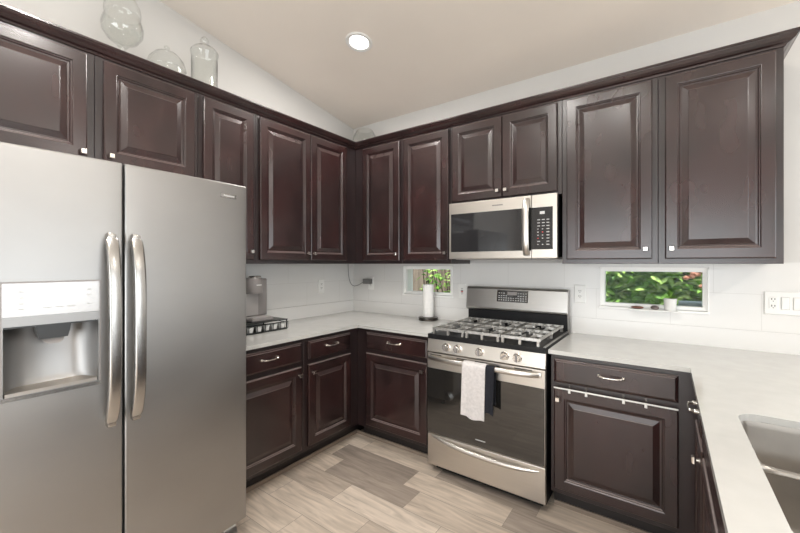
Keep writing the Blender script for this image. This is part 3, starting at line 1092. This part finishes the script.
# backguard
bgm = MB()
bgm.rings([[(x, -0.022, 0.90), (x, -0.062, 0.90), (x, -0.062, 1.04), (x, -0.022, 1.04)] for x in (RX0 + 0.004, RX1 - 0.014)])
bgm.done('backguard_base', M['black'], rg)
bgm = MB()
bgm.rings([[(x, -0.021, 1.041), (x, -0.072, 1.034), (x, -0.084, 1.043), (x, -0.086, 1.055), (x, -0.068, 1.198), (x, -0.060, 1.212), (x, -0.050, 1.214), (x, -0.021, 1.214)]
          for x in (RX0 - 0.004, RX1 - 0.010)])
bgo = bgm.done('backguard', M['steel'], rg)
side = MB()
side.rings([[(x, -0.021, 0.93), (x, -0.064, 0.93), (x, -0.086, 1.05), (x, -0.064, 1.205), (x, -0.021, 1.214)] for x in (RX1 - 0.0098, RX1 - 0.0078)])
side.done('backguard_end', M['steel'], rg)


def bgp(x, z, out=0.0):
    t = (z - 1.055) / (1.198 - 1.055)
    return (x, -0.086 + 0.018 * t - out, z)


def bg_quad(mb, x0, x1, z0, z1, out):
    mb.rings([[bgp(x0, z, 0.0), bgp(x0, z, out), bgp(x1, z, out), bgp(x1, z, 0.0)] for z in (z0, z1)])
    return mb


bg_quad(MB(), 1.560, 1.795, 1.106, 1.193, 0.0015).done('display_panel', M['blackglass'], bgo)
bg_quad(MB(), 1.640, 1.712, 1.158, 1.182, 0.0022).done('clock_display', M['grey'], bgo)
for r, zz in enumerate((1.116, 1.132, 1.148)):
    for c in range(12):
        if r == 2 and 4 <= c <= 7:
            continue
        xx = 1.572 + c * 0.0183
        bg_quad(MB(), xx, xx + 0.0105, zz, zz + 0.007, 0.0022).done('touch_key', M['keypad'], bgo)
for c in (0, 1, 2, 8, 9, 10, 11):
    xx = 1.572 + c * 0.0183
    bg_quad(MB(), xx, xx + 0.0105, 1.168, 1.174, 0.0022).done('touch_key', M['keypad'], bgo)
# oven door
od = MB()
od.box(RX0, RX1, RF - 0.034, RF - 0.001, 0.268, 0.803, 0.004, 2)
odo = od.done('oven_door', M['warmsteel'], rg)
MB().box(RX0 + 0.003, RX1 - 0.003, RF - 0.0365, RF - 0.0335, 0.272, 0.702, 0.001, 1).done('oven_window', M['blackglass'], odo)
for sx0, sx1 in ((1.335, 1.42), (1.53, 1.60), (1.655, 1.735), (1.90, 2.00)):
    MB().box(sx0, sx1, RF - 0.0348, RF - 0.0335, 0.789, 0.794).done('vent_slot', M['gap'], odo)
MB().box(1.792, 1.812, RF - 0.0348, RF - 0.0335, 0.780, 0.786).done('latch_slot', M['gap'], odo)
hd = MB()
pts, rr = [], []
for i in range(21):
    s = -1 + 2 * i / 20
    pts.append((1.6875 + s * 0.352, RF - 0.036 - 0.040 * (1 - s ** 6), 0.774))
    rr.append(0.0165)
hd.tube(pts, rr, 14, 0.011, up=(0, 0, 1))
for s in (-1, 1):
    hd.box(1.6875 + s * 0.352 - 0.012, 1.6875 + s * 0.352 + 0.012, RF - 0.046, RF - 0.0335, 0.760, 0.788, 0.004, 2)
hd.done('handle', M['bar'], odo, smooth=True)
MB().box(1.660, 1.724, RF - 0.0375, RF - 0.036, 0.310, 0.3165, 0.0003, 1).done('badge', M['keypad'], odo)
# drawer
dr = MB()
dr.box(RX0, RX1, RF - 0.030, RF - 0.001, 0.058, 0.262, 0.005, 2)
dro = dr.done('storage_drawer', M['warmsteel'], rg)
hd = MB()
pts = []
rr, rz = [], []
for i in range(25):
    s = -1 + 2 * i / 24
    pts.append((1.6925 + s * 0.345, RF - 0.030 - 0.018 * (1 - s ** 4), 0.250 - 0.022 * (1 - s * s) - 0.016 * (s + 1) / 2))
    rr.append(0.006 + 0.009 * (1 - s ** 4))
    rz.append(0.005 + 0.010 * (1 - s ** 4))
hd.tube(pts, rr, 12, rz, up=(0, 0, 1))
hd.done('handle', M['bar'], dro, smooth=True)
for fx in (RX0 + 0.05, RX1 - 0.05):
    for fy in (RF + 0.07, -0.10):
        MB().lathe([(0.020, 0), (0.020, 0.012), (0.012, 0.018), (0.012, 0.046)], (fx, fy, 0)).done('foot', M['blackplastic'], rg, smooth=True)


# towels over the oven handle
def towel(x0, x1, zfront, zback, skew, mname, name, label, off, seed, lift=0.0):
    rnd = random.Random(seed)
    yc_, zc_ = RF - 0.076, 0.774
    r = 0.0195 + lift
    path = []
    n = 14
    for i in range(n + 1):
        path.append((yc_ - r - off, zfront + (zc_ - zfront) * i / n))
    for k in range(1, 8):
        t = math.pi * k / 8
        path.append((yc_ - (r + off) * math.cos(t), zc_ + r * math.sin(t)))
    yb = yc_ + r
    for i in range(0, 9):
        path.append((yb, zc_ + (zback - zc_) * i / 8))
    mb = MB()
    nx = 12
    G = []
    L = len(path)
    for i, (y, z) in enumerate(path):
        row = []
        for k in range(nx + 1):
            t = k / nx
            hang = max(0, (zc_ - z)) / 0.33
            front = i <= n
            x = x0 + (x1 - x0) * t + skew * hang
            w = (math.sin(t * 9 + seed) * 0.005 + math.sin(t * 4.1 + 2 * seed) * 0.006) * hang if front else 0
            zz = z
            if i == 0:
                zz += (math.sin(t * 7 + seed) * 0.006) - 0.010 * t
            row.append((x, y - abs(w), zz))
        G.append(row)
    V = [[mb.bm.verts.new(p) for p in r_] for r_ in G]
    for a, b in zip(V[:-1], V[1:]):
        for k in range(nx):
            mb.bm.faces.new((a[k], a[k + 1], b[k + 1], b[k]))
    bmesh.ops.recalc_face_normals(mb.bm, faces=mb.bm.faces[:])
    bmesh.ops.solidify(mb.bm, geom=mb.bm.faces[:], thickness=0.004)
    o = mb.done(name, M[mname], root=((x0 + x1) / 2, yc_, zfront), smooth=True, angle=60)
    return tag(o, label, 'towel')


towel(1.604, 1.752, 0.474, 0.56, -0.006, 'terry', 'dish_towel', 'white terry dish towel draped over the oven door handle', 0.007, 1, 0.006)
towel(1.690, 1.800, 0.520, 0.56, -0.004, 'navy', 'dish_towel', 'dark navy dish towel hanging behind the white one on the oven handle', 0.0, 3, 0.0)

# ------------------------------------------------------------------ microwave
mw = thing('microwave', 'over-the-range stainless microwave with black window and keypad', 'microwave', (1.69, -0.2, 1.425))
MX0, MX1, MZ0, MZ1, MF = 1.320, 2.068, 1.428, 1.8305, -0.400
MB().box(MX0 + 0.003, MX1 - 0.003, MF + 0.031, -0.002, MZ0 + 0.004, MZ1 - 0.001, 0.002, 1).done('body', M['black'], mw)
MB().box(MX0 + 0.03, MX1 - 0.03, MF + 0.05, -0.03, MZ0 - 0.006, MZ0 + 0.0035, 0.002, 1).done('vent_grille', M['lightgrey'], mw)
MS = 1.911
md = MB()
md.box(MX0, MS - 0.001, MF, MF + 0.030, MZ0, MZ1, 0.004, 2)
mdo = md.done('door', M['warmsteel'], mw)
MB().box(1.337, 1.858, MF - 0.002, MF + 0.001, 1.478, 1.752, 0.001, 1).done('window', M['mwglass'], mdo)
MB().box(1.8585, MS - 0.0015, MF - 0.0015, MF + 0.001, 1.478, 1.752).done('door_edge_panel', M['blackglass'], mdo)
MB().box(1.650, 1.725, MF - 0.0012, MF + 0.001, 1.785, 1.793).done('badge', M['grey'], mdo)
hm = MB()
pts, rr, rx = [], [], []
for i in range(21):
    s = -1 + 2 * i / 20
    pts.append((1.884, MF - 0.004 - 0.036 * (1 - s ** 4), 1.629 + s * 0.180))
    rr.append(0.009)
    rx.append(0.0215)
hm.tube(pts, rr, 14, rx, up=(0, -1, 0))
hm.done('handle', M['bar'], mdo, smooth=True)
mp_ = MB()
mp_.box(MS + 0.001, MX1, MF, MF + 0.030, MZ0, MZ1, 0.004, 2)
mpo = mp_.done('control_panel', M['warmsteel'], mw)
MB().box(MS + 0.002, 2.043, MF - 0.002, MF + 0.001, 1.484, 1.750, 0.001, 1).done('keypad_glass', M['mwglass'], mpo)
MB().box(1.965, 1.995, MF - 0.0026, MF - 0.0015, 1.706, 1.724).done('clock_display', M['lcd'], mpo)
for r in range(9):
    z = 1.668 - r * 0.0195
    for c in range(3):
        if (r, c) in ((7, 1),):
            continue
        x = 1.950 + c * 0.028
        w = 0.017 if r in (0, 1, 2, 7) or c == 2 else 0.008
        red = (r, c) in ((4, 1), (6, 0))
        MB().box(x, x + w, MF - 0.0026, MF - 0.0015, z, z + 0.006).done('key', M['redkey' if red else 'keypad'], mpo)

# ------------------------------------------------------------------ things on the left counter
# pod drawer with the coffee maker on top
py0, py1, px0, px1 = -1.46, -1.075, 0.045, 0.345
pt = thing('coffee_pod_tray', 'black wire coffee pod drawer on the counter under the coffee maker', 'pod tray', ((px0 + px1) / 2, (py0 + py1) / 2, CT1))
MB().box(px0, px1, py0, py1, 0.982, 0.988, 0.002, 1).done('top_plate', M['wire'], pt)
mb = MB()
for cx, cy in ((px0 + 0.008, py0 + 0.008), (px1 - 0.008, py0 + 0.008), (px0 + 0.008, py1 - 0.008), (px1 - 0.008, py1 - 0.008)):
    mb.tube([(cx, cy, 0.9145), (cx, cy, 0.982)], 0.0045, 8)
for z in (0.922, 0.965):
    for a, b in (((px0 + 0.008, py0 + 0.008), (px0 + 0.008, py1 - 0.008)), ((px0 + 0.008, py1 - 0.008), (px1 - 0.008, py1 - 0.008)),
                 ((px0 + 0.008, py0 + 0.008), (px1 - 0.008, py0 + 0.008))):
        mb.tube([(*a, z), (*b, z)], 0.002, 6)
mb.done('wire_frame', M['wire'], pt)
mb = MB()
mb.tube([(px1 + 0.004, py0 + 0.004, 0.924), (px1 + 0.004, py1 - 0.004, 0.924)], 0.0025, 6)
mb.tube([(px1 + 0.004, py0 + 0.004, 0.970), (px1 + 0.004, py1 - 0.004, 0.970)], 0.0025, 6)
for i in range(7):
    yy = py0 + 0.004 + (py1 - py0 - 0.008) * i / 6
    mb.tube([(px1 + 0.004, yy, 0.924), (px1 + 0.004, yy, 0.970)], 0.0022, 6)
mb.box(px0 + 0.02, px1 + 0.002, py0 + 0.012, py1 - 0.012, 0.9165, 0.9195)
mb.done('drawer', M['wire'], pt)
pod = None
k = 0
for i in range(6):
    yy = py0 + 0.035 + (py1 - py0 - 0.072) * i / 5
    pos = (px1 - 0.030, yy, 0.9196)
    if pod is None:
        pod = thing('coffee_pod', '', 'coffee pod', pos, 'coffee pods in the wire drawer')
        MB().lathe([(0.017, 0.0), (0.018, 0.002), (0.022, 0.036), (0.0245, 0.037), (0.0245, 0.039)], pos, seg=20).done('cup', M['white'], pod, smooth=True)
        MB().lathe([(0.0235, 0.0392), (0.0235, 0.0398)], pos, seg=20).done('foil_lid', M['foil'], pod)
        r0 = pod
    else:
        r0 = pod.copy()
        COL.objects.link(r0)
        r0.location = pos
        for ch in list(pod.children):
            c = ch.copy()
            COL.objects.link(c)
            c.parent = r0
    r0['label'] = 'white coffee pod in the front row of the wire pod drawer'

cf = thing('coffee_maker', 'slim grey single-serve coffee maker standing on the pod drawer', 'coffee maker', (0.19, -1.265, 0.9885))
cy0, cy1 = -1.345, -1.150
MB().box(0.055, 0.312, cy0, cy1 - 0.024, 0.9885, 1.014, 0.009, 3).done('base', M['grey'], cf)
MB().box(0.06, 0.200, cy0 + 0.003, cy1, 1.0145, 1.286, 0.012, 3).done('column', M['grey'], cf)
hd = MB()
prof = []
for z, k in ((1.184, 0.93), (1.189, 1.0), (1.286, 1.0), (1.292, 0.95)):
    ring = [(0.201, -1.2765 + 0.056 * k, z)]
    for q in range(13):
        t = math.pi / 2 - math.pi * q / 12
        ring.append((0.232 + 0.056 * k * math.cos(t), -1.2765 + 0.056 * k * math.sin(t), z))
    ring.append((0.201, -1.2765 - 0.056 * k, z))
    prof.append(ring)
hd.rings(prof).done('brew_head', M['grey'], cf, smooth=True)
MB().lathe([(0.044, 1.2925), (0.045, 1.300), (0.041, 1.306), (0.030, 1.308)], (0.235, -1.2765, 0), seg=28).done('lid', M['nickel'], cf, smooth=True)
MB().box(0.2005, 0.204, -1.325, -1.228, 1.020, 1.180, 0.001, 1).done('splash_plate', M['lightgrey'], cf)
MB().box(0.2875, 0.2888, -1.296, -1.257, 1.240, 1.247).done('badge', M['foil'], cf)
MB().box(0.212, 0.302, cy0 + 0.014, cy1 - 0.038, 1.0142, 1.017).done('drip_plate', M['lightgrey'], cf)

# paper towels
ph = thing('paper_towel_holder', 'dark metal paper towel stand on the counter left of the range', 'paper towel holder', (0.962, -0.105, CT1))
MB().lathe([(0.080, 0.0), (0.084, 0.003), (0.082, 0.010), (0.077, 0.012), (0.084, 0.016), (0.084, 0.024), (0.076, 0.028), (0.030, 0.029), (0.006, 0.029)], (0.962, -0.105, CT1)).done('base', M['bronze'], ph, smooth=True)
MB().lathe([(0.0055, 0.021), (0.0055, 0.322), (0.010, 0.326), (0.011, 0.333), (0.006, 0.340)], (0.962, -0.105, CT1), seg=14).done('rod', M['bronze'], ph, smooth=True)
mb = MB()
mb.tube([(1.014, -0.105, 0.926), (1.020, -0.105, 0.96), (1.018, -0.105, 0.99)], 0.003, 8)
pr_ = MB()
pr_.lathe([(0.016, 0.0295), (0.045, 0.0295), (0.0465, 0.033), (0.0465, 0.300), (0.045, 0.303), (0.016, 0.303), (0.016, 0.0295)], (0.962, -0.105, CT1), seg=36, cap0=False, cap1=False)
tag(pr_.done('paper_towel_roll', M['paper'], smooth=True, root=(0.962, -0.105, CT1 + 0.0295)), 'white paper towel roll standing on the dark stand', 'paper towels')
mb.bm.free()

# ------------------------------------------------------------------ outlets and switches


def plate(label, cat, f, a, z, gangs, w=0.0, name='wall_outlet'):
    """f: wall mapping with out = 0 on the tile; gangs: list of 'outlet', 'switch', 'gfci'"""
    W = 0.070 + 0.046 * (len(gangs) - 1)
    t = thing(name, label, cat, f(a, z, 0))
    MB().loops([(0, 0.0004), (0, 0.004), (0.003, 0.0065)], a - W / 2, a + W / 2, z - 0.0615, z + 0.0615, f).done('cover_plate', M['white'], t)
    for i, gk in enumerate(gangs):
        c = a - W / 2 + 0.035 + 0.046 * i
        if gk == 'switch':
            MB().loops([(0, 0.006), (0, 0.0075)], c - 0.0165, c + 0.0165, z - 0.033, z + 0.033, f).done('rocker_frame', M['lightgrey'], t)
            MB().loops([(0, 0.007), (0.0005, 0.0095), (0.003, 0.0105)], c - 0.0155, c + 0.0155, z - 0.032, z + 0.032, f).done('rocker', M['white'], t)
            continue
        o = MB().loops([(0, 0.006), (0.001, 0.0085)], c - 0.0165, c + 0.0165, z - 0.033, z + 0.033, f).done('receptacle', M['white'], t)
        for dz in (-0.018, 0.018):
            for da, h in ((-0.006, 0.009), (0.006, 0.007)):
                MB().loops([(0, 0.0084), (0, 0.0089)], c + da - 0.0018, c + da + 0.0018, z + dz - h / 2 + 0.003, z + dz + h / 2 + 0.004, f).done('slot', M['slot'], o)
            MB().loops([(0, 0.0084), (0, 0.0089)], c - 0.0022, c + 0.0022, z + dz - 0.0095, z + dz - 0.0055, f).done('ground_hole', M['slot'], o)
        if gk == 'gfci':
            MB().loops([(0, 0.0084), (0, 0.0095)], c - 0.010, c + 0.010, z + 0.001, z + 0.0075, f).done('test_button', M['slot'], o)
            MB().loops([(0, 0.0084), (0, 0.0095)], c - 0.010, c + 0.010, z - 0.0075, z - 0.001, f).done('reset_button', M['redkey'], o)
    return t


LW, BW = LEFT(0.0), BACK(0.0)
plate('white outlet on the left wall above the counter, near the corner', 'outlet', LW, -0.440, 1.185, ['outlet'])
plate('white outlet in the corner of the range wall with the grey adapter plugged in', 'outlet', BW, 0.240, 1.200, ['outlet'])
plate('white outlet with a dark red button between the small window and the range', 'outlet', BW, 1.232, 1.165, ['gfci'])
plate('white outlet just right of the range backguard', 'outlet', BW, 2.128, 1.185, ['outlet'])
plate('wide white plate with one outlet and two rocker switches at the far right', 'outlet', BW, 3.128, 1.181, ['outlet', 'switch', 'switch'], name='outlet_and_switch_plate')

# adapter and its cord from under the wall cabinet
ad = thing('power_adapter', 'grey power adapter in the corner outlet with a thin cord looping up', 'adapter', (0.235, -0.02, 1.2))
MB().box(0.165, 0.262, -0.045, -0.0095, 1.195, 1.245, 0.005, 2).done('plug_body', M['greyplug'], ad)
mb = MB()
pts = []
P0, P1, P2, P3 = Vector((0.165, -0.03, 1.215)), Vector((0.05, -0.035, 1.15)), Vector((0.02, -0.10, 1.12)), Vector((0.02, -0.10, 1.391))
for i in range(25):
    t = i / 24
    pts.append(P0 * (1 - t) ** 3 + P1 * 3 * t * (1 - t) ** 2 + P2 * 3 * t * t * (1 - t) + P3 * t ** 3)
mb.tube(pts, 0.0028, 8)
mb.done('cord', M['greyplug'], ad, smooth=True)

# white rail with clear clips on the right base cabinet's door
rl = thing('door_rail', 'thin white rail with four clear clips along the top of a base cabinet door', 'rail', (2.38, -0.635, 0.703))
MB().box(2.104, 2.659, -0.6405, -0.6335, 0.7025, 0.7095, 0.001, 1).done('rail', M['white'], rl)
for x in (2.185, 2.268, 2.438, 2.532):
    c = MB()
    c.box(x - 0.006, x + 0.006, -0.6445, -0.641, 0.688, 0.712, 0.001, 1)
    c.done('clip', M['white'], rl)
    c = MB()
    c.box(x - 0.004, x + 0.004, -0.6345, -0.633, 0.712, 0.736)
    c.done('clip_strap', M['clip'], rl)

# ------------------------------------------------------------------ on the window sill
sz = W2[2] + 0.0083
fp = thing('potted_plant', 'small green plant in a white pot on the right window sill', 'plant', (2.632, -0.030, sz))
MB().lathe([(0.026, 0.0), (0.028, 0.002), (0.034, 0.070), (0.0345, 0.073), (0.032, 0.073), (0.030, 0.066)], (2.632, -0.030, sz), seg=24, cap1=False).done('pot', M['pot'], fp, smooth=True)
MB().lathe([(0.0305, 0.062), (0.0305, 0.064)], (2.632, -0.030, sz), seg=20).done('soil', M['soil'], fp)


def leaf(mb, c, d, up, L, W, fold=0.25):
    d = Vector(d).normalized()
    up = Vector(up)
    s = d.cross(up)
    if s.length < 1e-3:
        s = Vector((1, 0, 0))
    s.normalize()
    n = s.cross(d)
    c = Vector(c)
    B, T = c, c + d * L - n * L * 0.15
    m1, m2 = c + d * L * 0.35, c + d * L * 0.7 - n * L * 0.04
    v = [mb.bm.verts.new(p) for p in (B, m1 + s * W + n * W * fold, m2 + s * W * 0.75 + n * W * fold, T,
                                      m2 - s * W * 0.75 + n * W * fold, m1 - s * W + n * W * fold, m1, m2)]
    for q in ((0, 1, 6), (1, 2, 7, 6), (2, 3, 7), (0, 6, 5), (6, 7, 4, 5), (7, 3, 4)):
        mb.bm.faces.new([v[i] for i in q])


rnd = random.Random(4)
mb = MB()
for i in range(34):
    a = rnd.uniform(0, 2 * math.pi)
    e = rnd.uniform(0.3, 1.4)
    d = (math.cos(a) * math.cos(e), math.sin(a) * math.cos(e), math.sin(e))
    h = rnd.uniform(0.0, 0.035)
    leaf(mb, (2.632 + d[0] * 0.006, -0.030 + d[1] * 0.006, sz + 0.064 + h), d, (0, 0, 1), rnd.uniform(0.02, 0.036), rnd.uniform(0.005, 0.008))
mb.done('foliage', M['leaf2'], fp)
tag(MB().blob((2.463, -0.036, sz + 0.009), 0.034, (1.0, 0.55, 0.26), 0.10, 3, 3).done('stone', M['rock'], root=(2.463, -0.036, sz)),
    'flat reddish stone lying on the right window sill', 'stone')
tag(MB().blob((2.555, -0.036, sz + 0.013), 0.021, (1.0, 0.6, 0.62), 0.08, 3, 5).done('stone', M['agate'], root=(2.555, -0.036, sz)),
    'small dark banded stone on the sill beside the white pot', 'stone')

# ------------------------------------------------------------------ glass on top of the wall cabinets
TZ = UZ1 + 0.0005
G = 0.004


def glass_jar(label, c, body, lid, cat='jar', name='glass_jar'):
    t = thing(name, label, cat, c)
    MB().lathe(body, c, seg=32, cap0=True, cap1=False).done('jar_body', M['clear'], t, smooth=True, angle=50)
    if lid:
        MB().lathe(lid, c, seg=32, cap0=False, cap1=True).done('lid', M['clear'], t, smooth=True, angle=50)
    return t


glass_jar('tall footed glass apothecary jar with a bulbous bowl, leftmost on the cabinets', (0.17, -2.045, TZ),
          [(0.058, 0.0), (0.058, 0.006), (0.03, 0.014), (0.011, 0.03), (0.010, 0.10), (0.014, 0.150), (0.03, 0.172), (0.070, 0.200), (0.094, 0.238),
           (0.098, 0.272), (0.090, 0.305), (0.080, 0.330), (0.084, 0.338), (0.080, 0.338), (0.076, 0.330), (0.086, 0.303), (0.094, 0.271), (0.090, 0.240), (0.066, 0.204), (0.02, 0.180), (0.003, 0.178)],
          [(0.084, 0.340), (0.086, 0.352), (0.082, 0.385), (0.066, 0.425), (0.035, 0.452), (0.012, 0.460), (0.010, 0.470), (0.022, 0.482), (0.024, 0.496), (0.012, 0.508)])
glass_jar('low wide glass jar with a domed lid, middle of the three on the cabinets', (0.17, -1.822, TZ),
          [(0.075, 0.0), (0.088, 0.006), (0.104, 0.05), (0.106, 0.09), (0.100, 0.128), (0.104, 0.136), (0.099, 0.136), (0.096, 0.126), (0.102, 0.09), (0.100, 0.052), (0.085, 0.01), (0.003, 0.007)],
          [(0.104, 0.138), (0.102, 0.150), (0.092, 0.185), (0.068, 0.215), (0.062, 0.222), (0.030, 0.238), (0.010, 0.243), (0.008, 0.250), (0.015, 0.258), (0.015, 0.268), (0.006, 0.275)])
glass_jar('straight glass canister with a peaked lid, rightmost of the three on the cabinets', (0.17, -1.597, TZ),
          [(0.072, 0.0), (0.078, 0.004), (0.078, 0.315), (0.083, 0.322), (0.083, 0.328), (0.076, 0.328), (0.074, 0.315), (0.074, 0.010), (0.003, 0.008)],
          [(0.083, 0.330), (0.083, 0.338), (0.066, 0.360), (0.040, 0.378), (0.018, 0.386), (0.014, 0.394), (0.024, 0.404), (0.026, 0.416), (0.020, 0.428), (0.010, 0.434), (0.008, 0.440), (0.004, 0.446)])
glass_jar('round glass bowl standing in the corner on top of the cabinets', (0.272, -0.135, TZ),
          [(0.075, 0.0), (0.09, 0.005), (0.112, 0.06), (0.118, 0.12), (0.110, 0.175), (0.085, 0.222), (0.070, 0.238), (0.066, 0.236), (0.082, 0.218), (0.106, 0.173), (0.114, 0.12), (0.108, 0.062), (0.085, 0.012), (0.003, 0.008)],
          None, 'bowl', 'glass_bowl')

# ------------------------------------------------------------------ ceiling lights
TILT = math.atan(0.16)


def can_light(x, y, label, on, power):
    z = CZ(y)
    t = thing('recessed_light', label, 'ceiling light', (x, y, z))
    up = Vector((0, 0.16, 1)).normalized()          # ceiling normal
    ax = Vector((1, 0, 0))
    ay = up.cross(ax)
    c = Vector((x, y, z))

    def ring(r, h):
        return [c + ax * (r * math.cos(k * math.tau / 36)) + ay * (r * math.sin(k * math.tau / 36)) + up * h for k in range(36)]
    MB().rings([ring(0.094, -0.0005), ring(0.094, -0.004), ring(0.088, -0.008), ring(0.070, -0.006), ring(0.066, -0.0015)], False, False).done('trim_ring', M['white'], t, smooth=True)
    MB().rings([ring(0.067, -0.0025), ring(0.067, -0.0012)]).done('lamp_face', M['lamp'], t)
    d = bpy.data.lights.new('lamp_light', 'AREA')
    d.shape = 'DISK'
    d.size = 0.13
    d.energy = power
    d.color = (1, 0.965, 0.92)
    o = bpy.data.objects.new('lamp_light', d)
    o.parent = t
    o.location = up * -0.012
    o.rotation_euler = (-TILT, 0, 0)
    COL.objects.link(o)


can_light(0.887, -0.898, 'lit round recessed light in the ceiling above the corner', True, 20)
for x, y, where in ((1.75, -2.25, 'above the range side of the room'), (2.2, -2.9, 'above the open floor'), (4.9, -1.3, 'above the dining corner'),
                    (1.3, -3.9, 'behind the refrigerator'), (3.6, -4.4, 'by the patio door'), (5.2, -3.0, 'by the dining window')):
    can_light(x, y, 'round ceiling light added as fill, out of the picture, ' + where, True, 24)  # unseen ceiling lights added to fill the room

# ------------------------------------------------------------------ outside the small windows
gr = MB()
gr.box(-3, 7, 0.17, 6, -0.3, -0.1)
gro = gr.done('ground', M['gravel'])
gro['kind'] = 'structure'


def shrub(label, x0, x1, y0, y1, z0, z1, n, seed, m, Lr=(0.05, 0.09)):
    rnd = random.Random(seed)
    t = thing('shrub', label, 'shrub', ((x0 + x1) / 2, (y0 + y1) / 2, -0.1))
    mb = MB()
    for i in range(n):
        c = (rnd.uniform(x0, x1), rnd.uniform(y0, y1), rnd.uniform(z0, z1))
        a = rnd.uniform(0, math.tau)
        d = (math.cos(a), -0.5 + 0.5 * math.sin(a), rnd.uniform(-0.7, 0.5))
        leaf(mb, c, d, (rnd.uniform(-.4, .4), -0.5, 1), rnd.uniform(*Lr), rnd.uniform(0.15, 0.22) * Lr[1])
    mb.done('foliage', M[m], t)
    st = MB()
    for i in range(9):
        x = x0 + (x1 - x0) * (i + 0.5) / 9
        y = (y0 + y1) / 2 + rnd.uniform(-.05, .05)
        st.tube([(x, y, -0.1), (x + rnd.uniform(-.1, .1), y, 0.7), (x + rnd.uniform(-.15, .15), y + rnd.uniform(-.1, .1), z1 - 0.05)], [0.012, 0.009, 0.004], 6)
    st.done('stems', M['stem'], t)
    return t


sh = shrub('dense bright green shrub filling the view through the right window', 1.95, 3.05, 0.64, 1.10, 0.70, 1.85, 4200, 11, 'leaf', (0.075, 0.125))
rnd = random.Random(21)
fl = MB()
for x, z in ((2.74, 1.33), (2.79, 1.24), (2.735, 1.31), (2.78, 1.35), (2.70, 1.30), (2.765, 1.325)):
    fl.blob((x + 0.03, 0.61, z - 0.01), 0.020, (1, 0.8, 0.8), 0.15, 2, int(x * 100))
fl.done('blossom', M['flower'], sh)
shrub('loose green shrub in front of the fence outside the left window', 0.45, 0.85, 0.50, 0.85, 0.80, 1.42, 190, 5, 'leaf')
pl = MB()
pl.box(2.68, 3.05, 0.32, 0.48, -0.1, 1.135, 0.01, 2)
tag(pl.done('planter_wall', M['block'], root=(2.86, 0.40, -0.1)), 'grey block post outside at the lower right of the right window', 'wall')
fe = thing('garden_fence', 'weathered brown board fence outside behind the shrubs, seen through the left window', 'fence', (0.2, 1.2, -0.1))
mb = MB()
x = -1.6
while x < 4.6:
    mb.box(x, x + 0.138, 1.18, 1.20, -0.1, 1.8)
    x += 0.142
mb.done('boards', M['fence'], fe)
mb = MB()
for z in (0.3, 1.5):
    mb.box(-1.6, 4.6, 1.201, 1.24, z, z + 0.09)
mb.done('rails', M['fence'], fe)
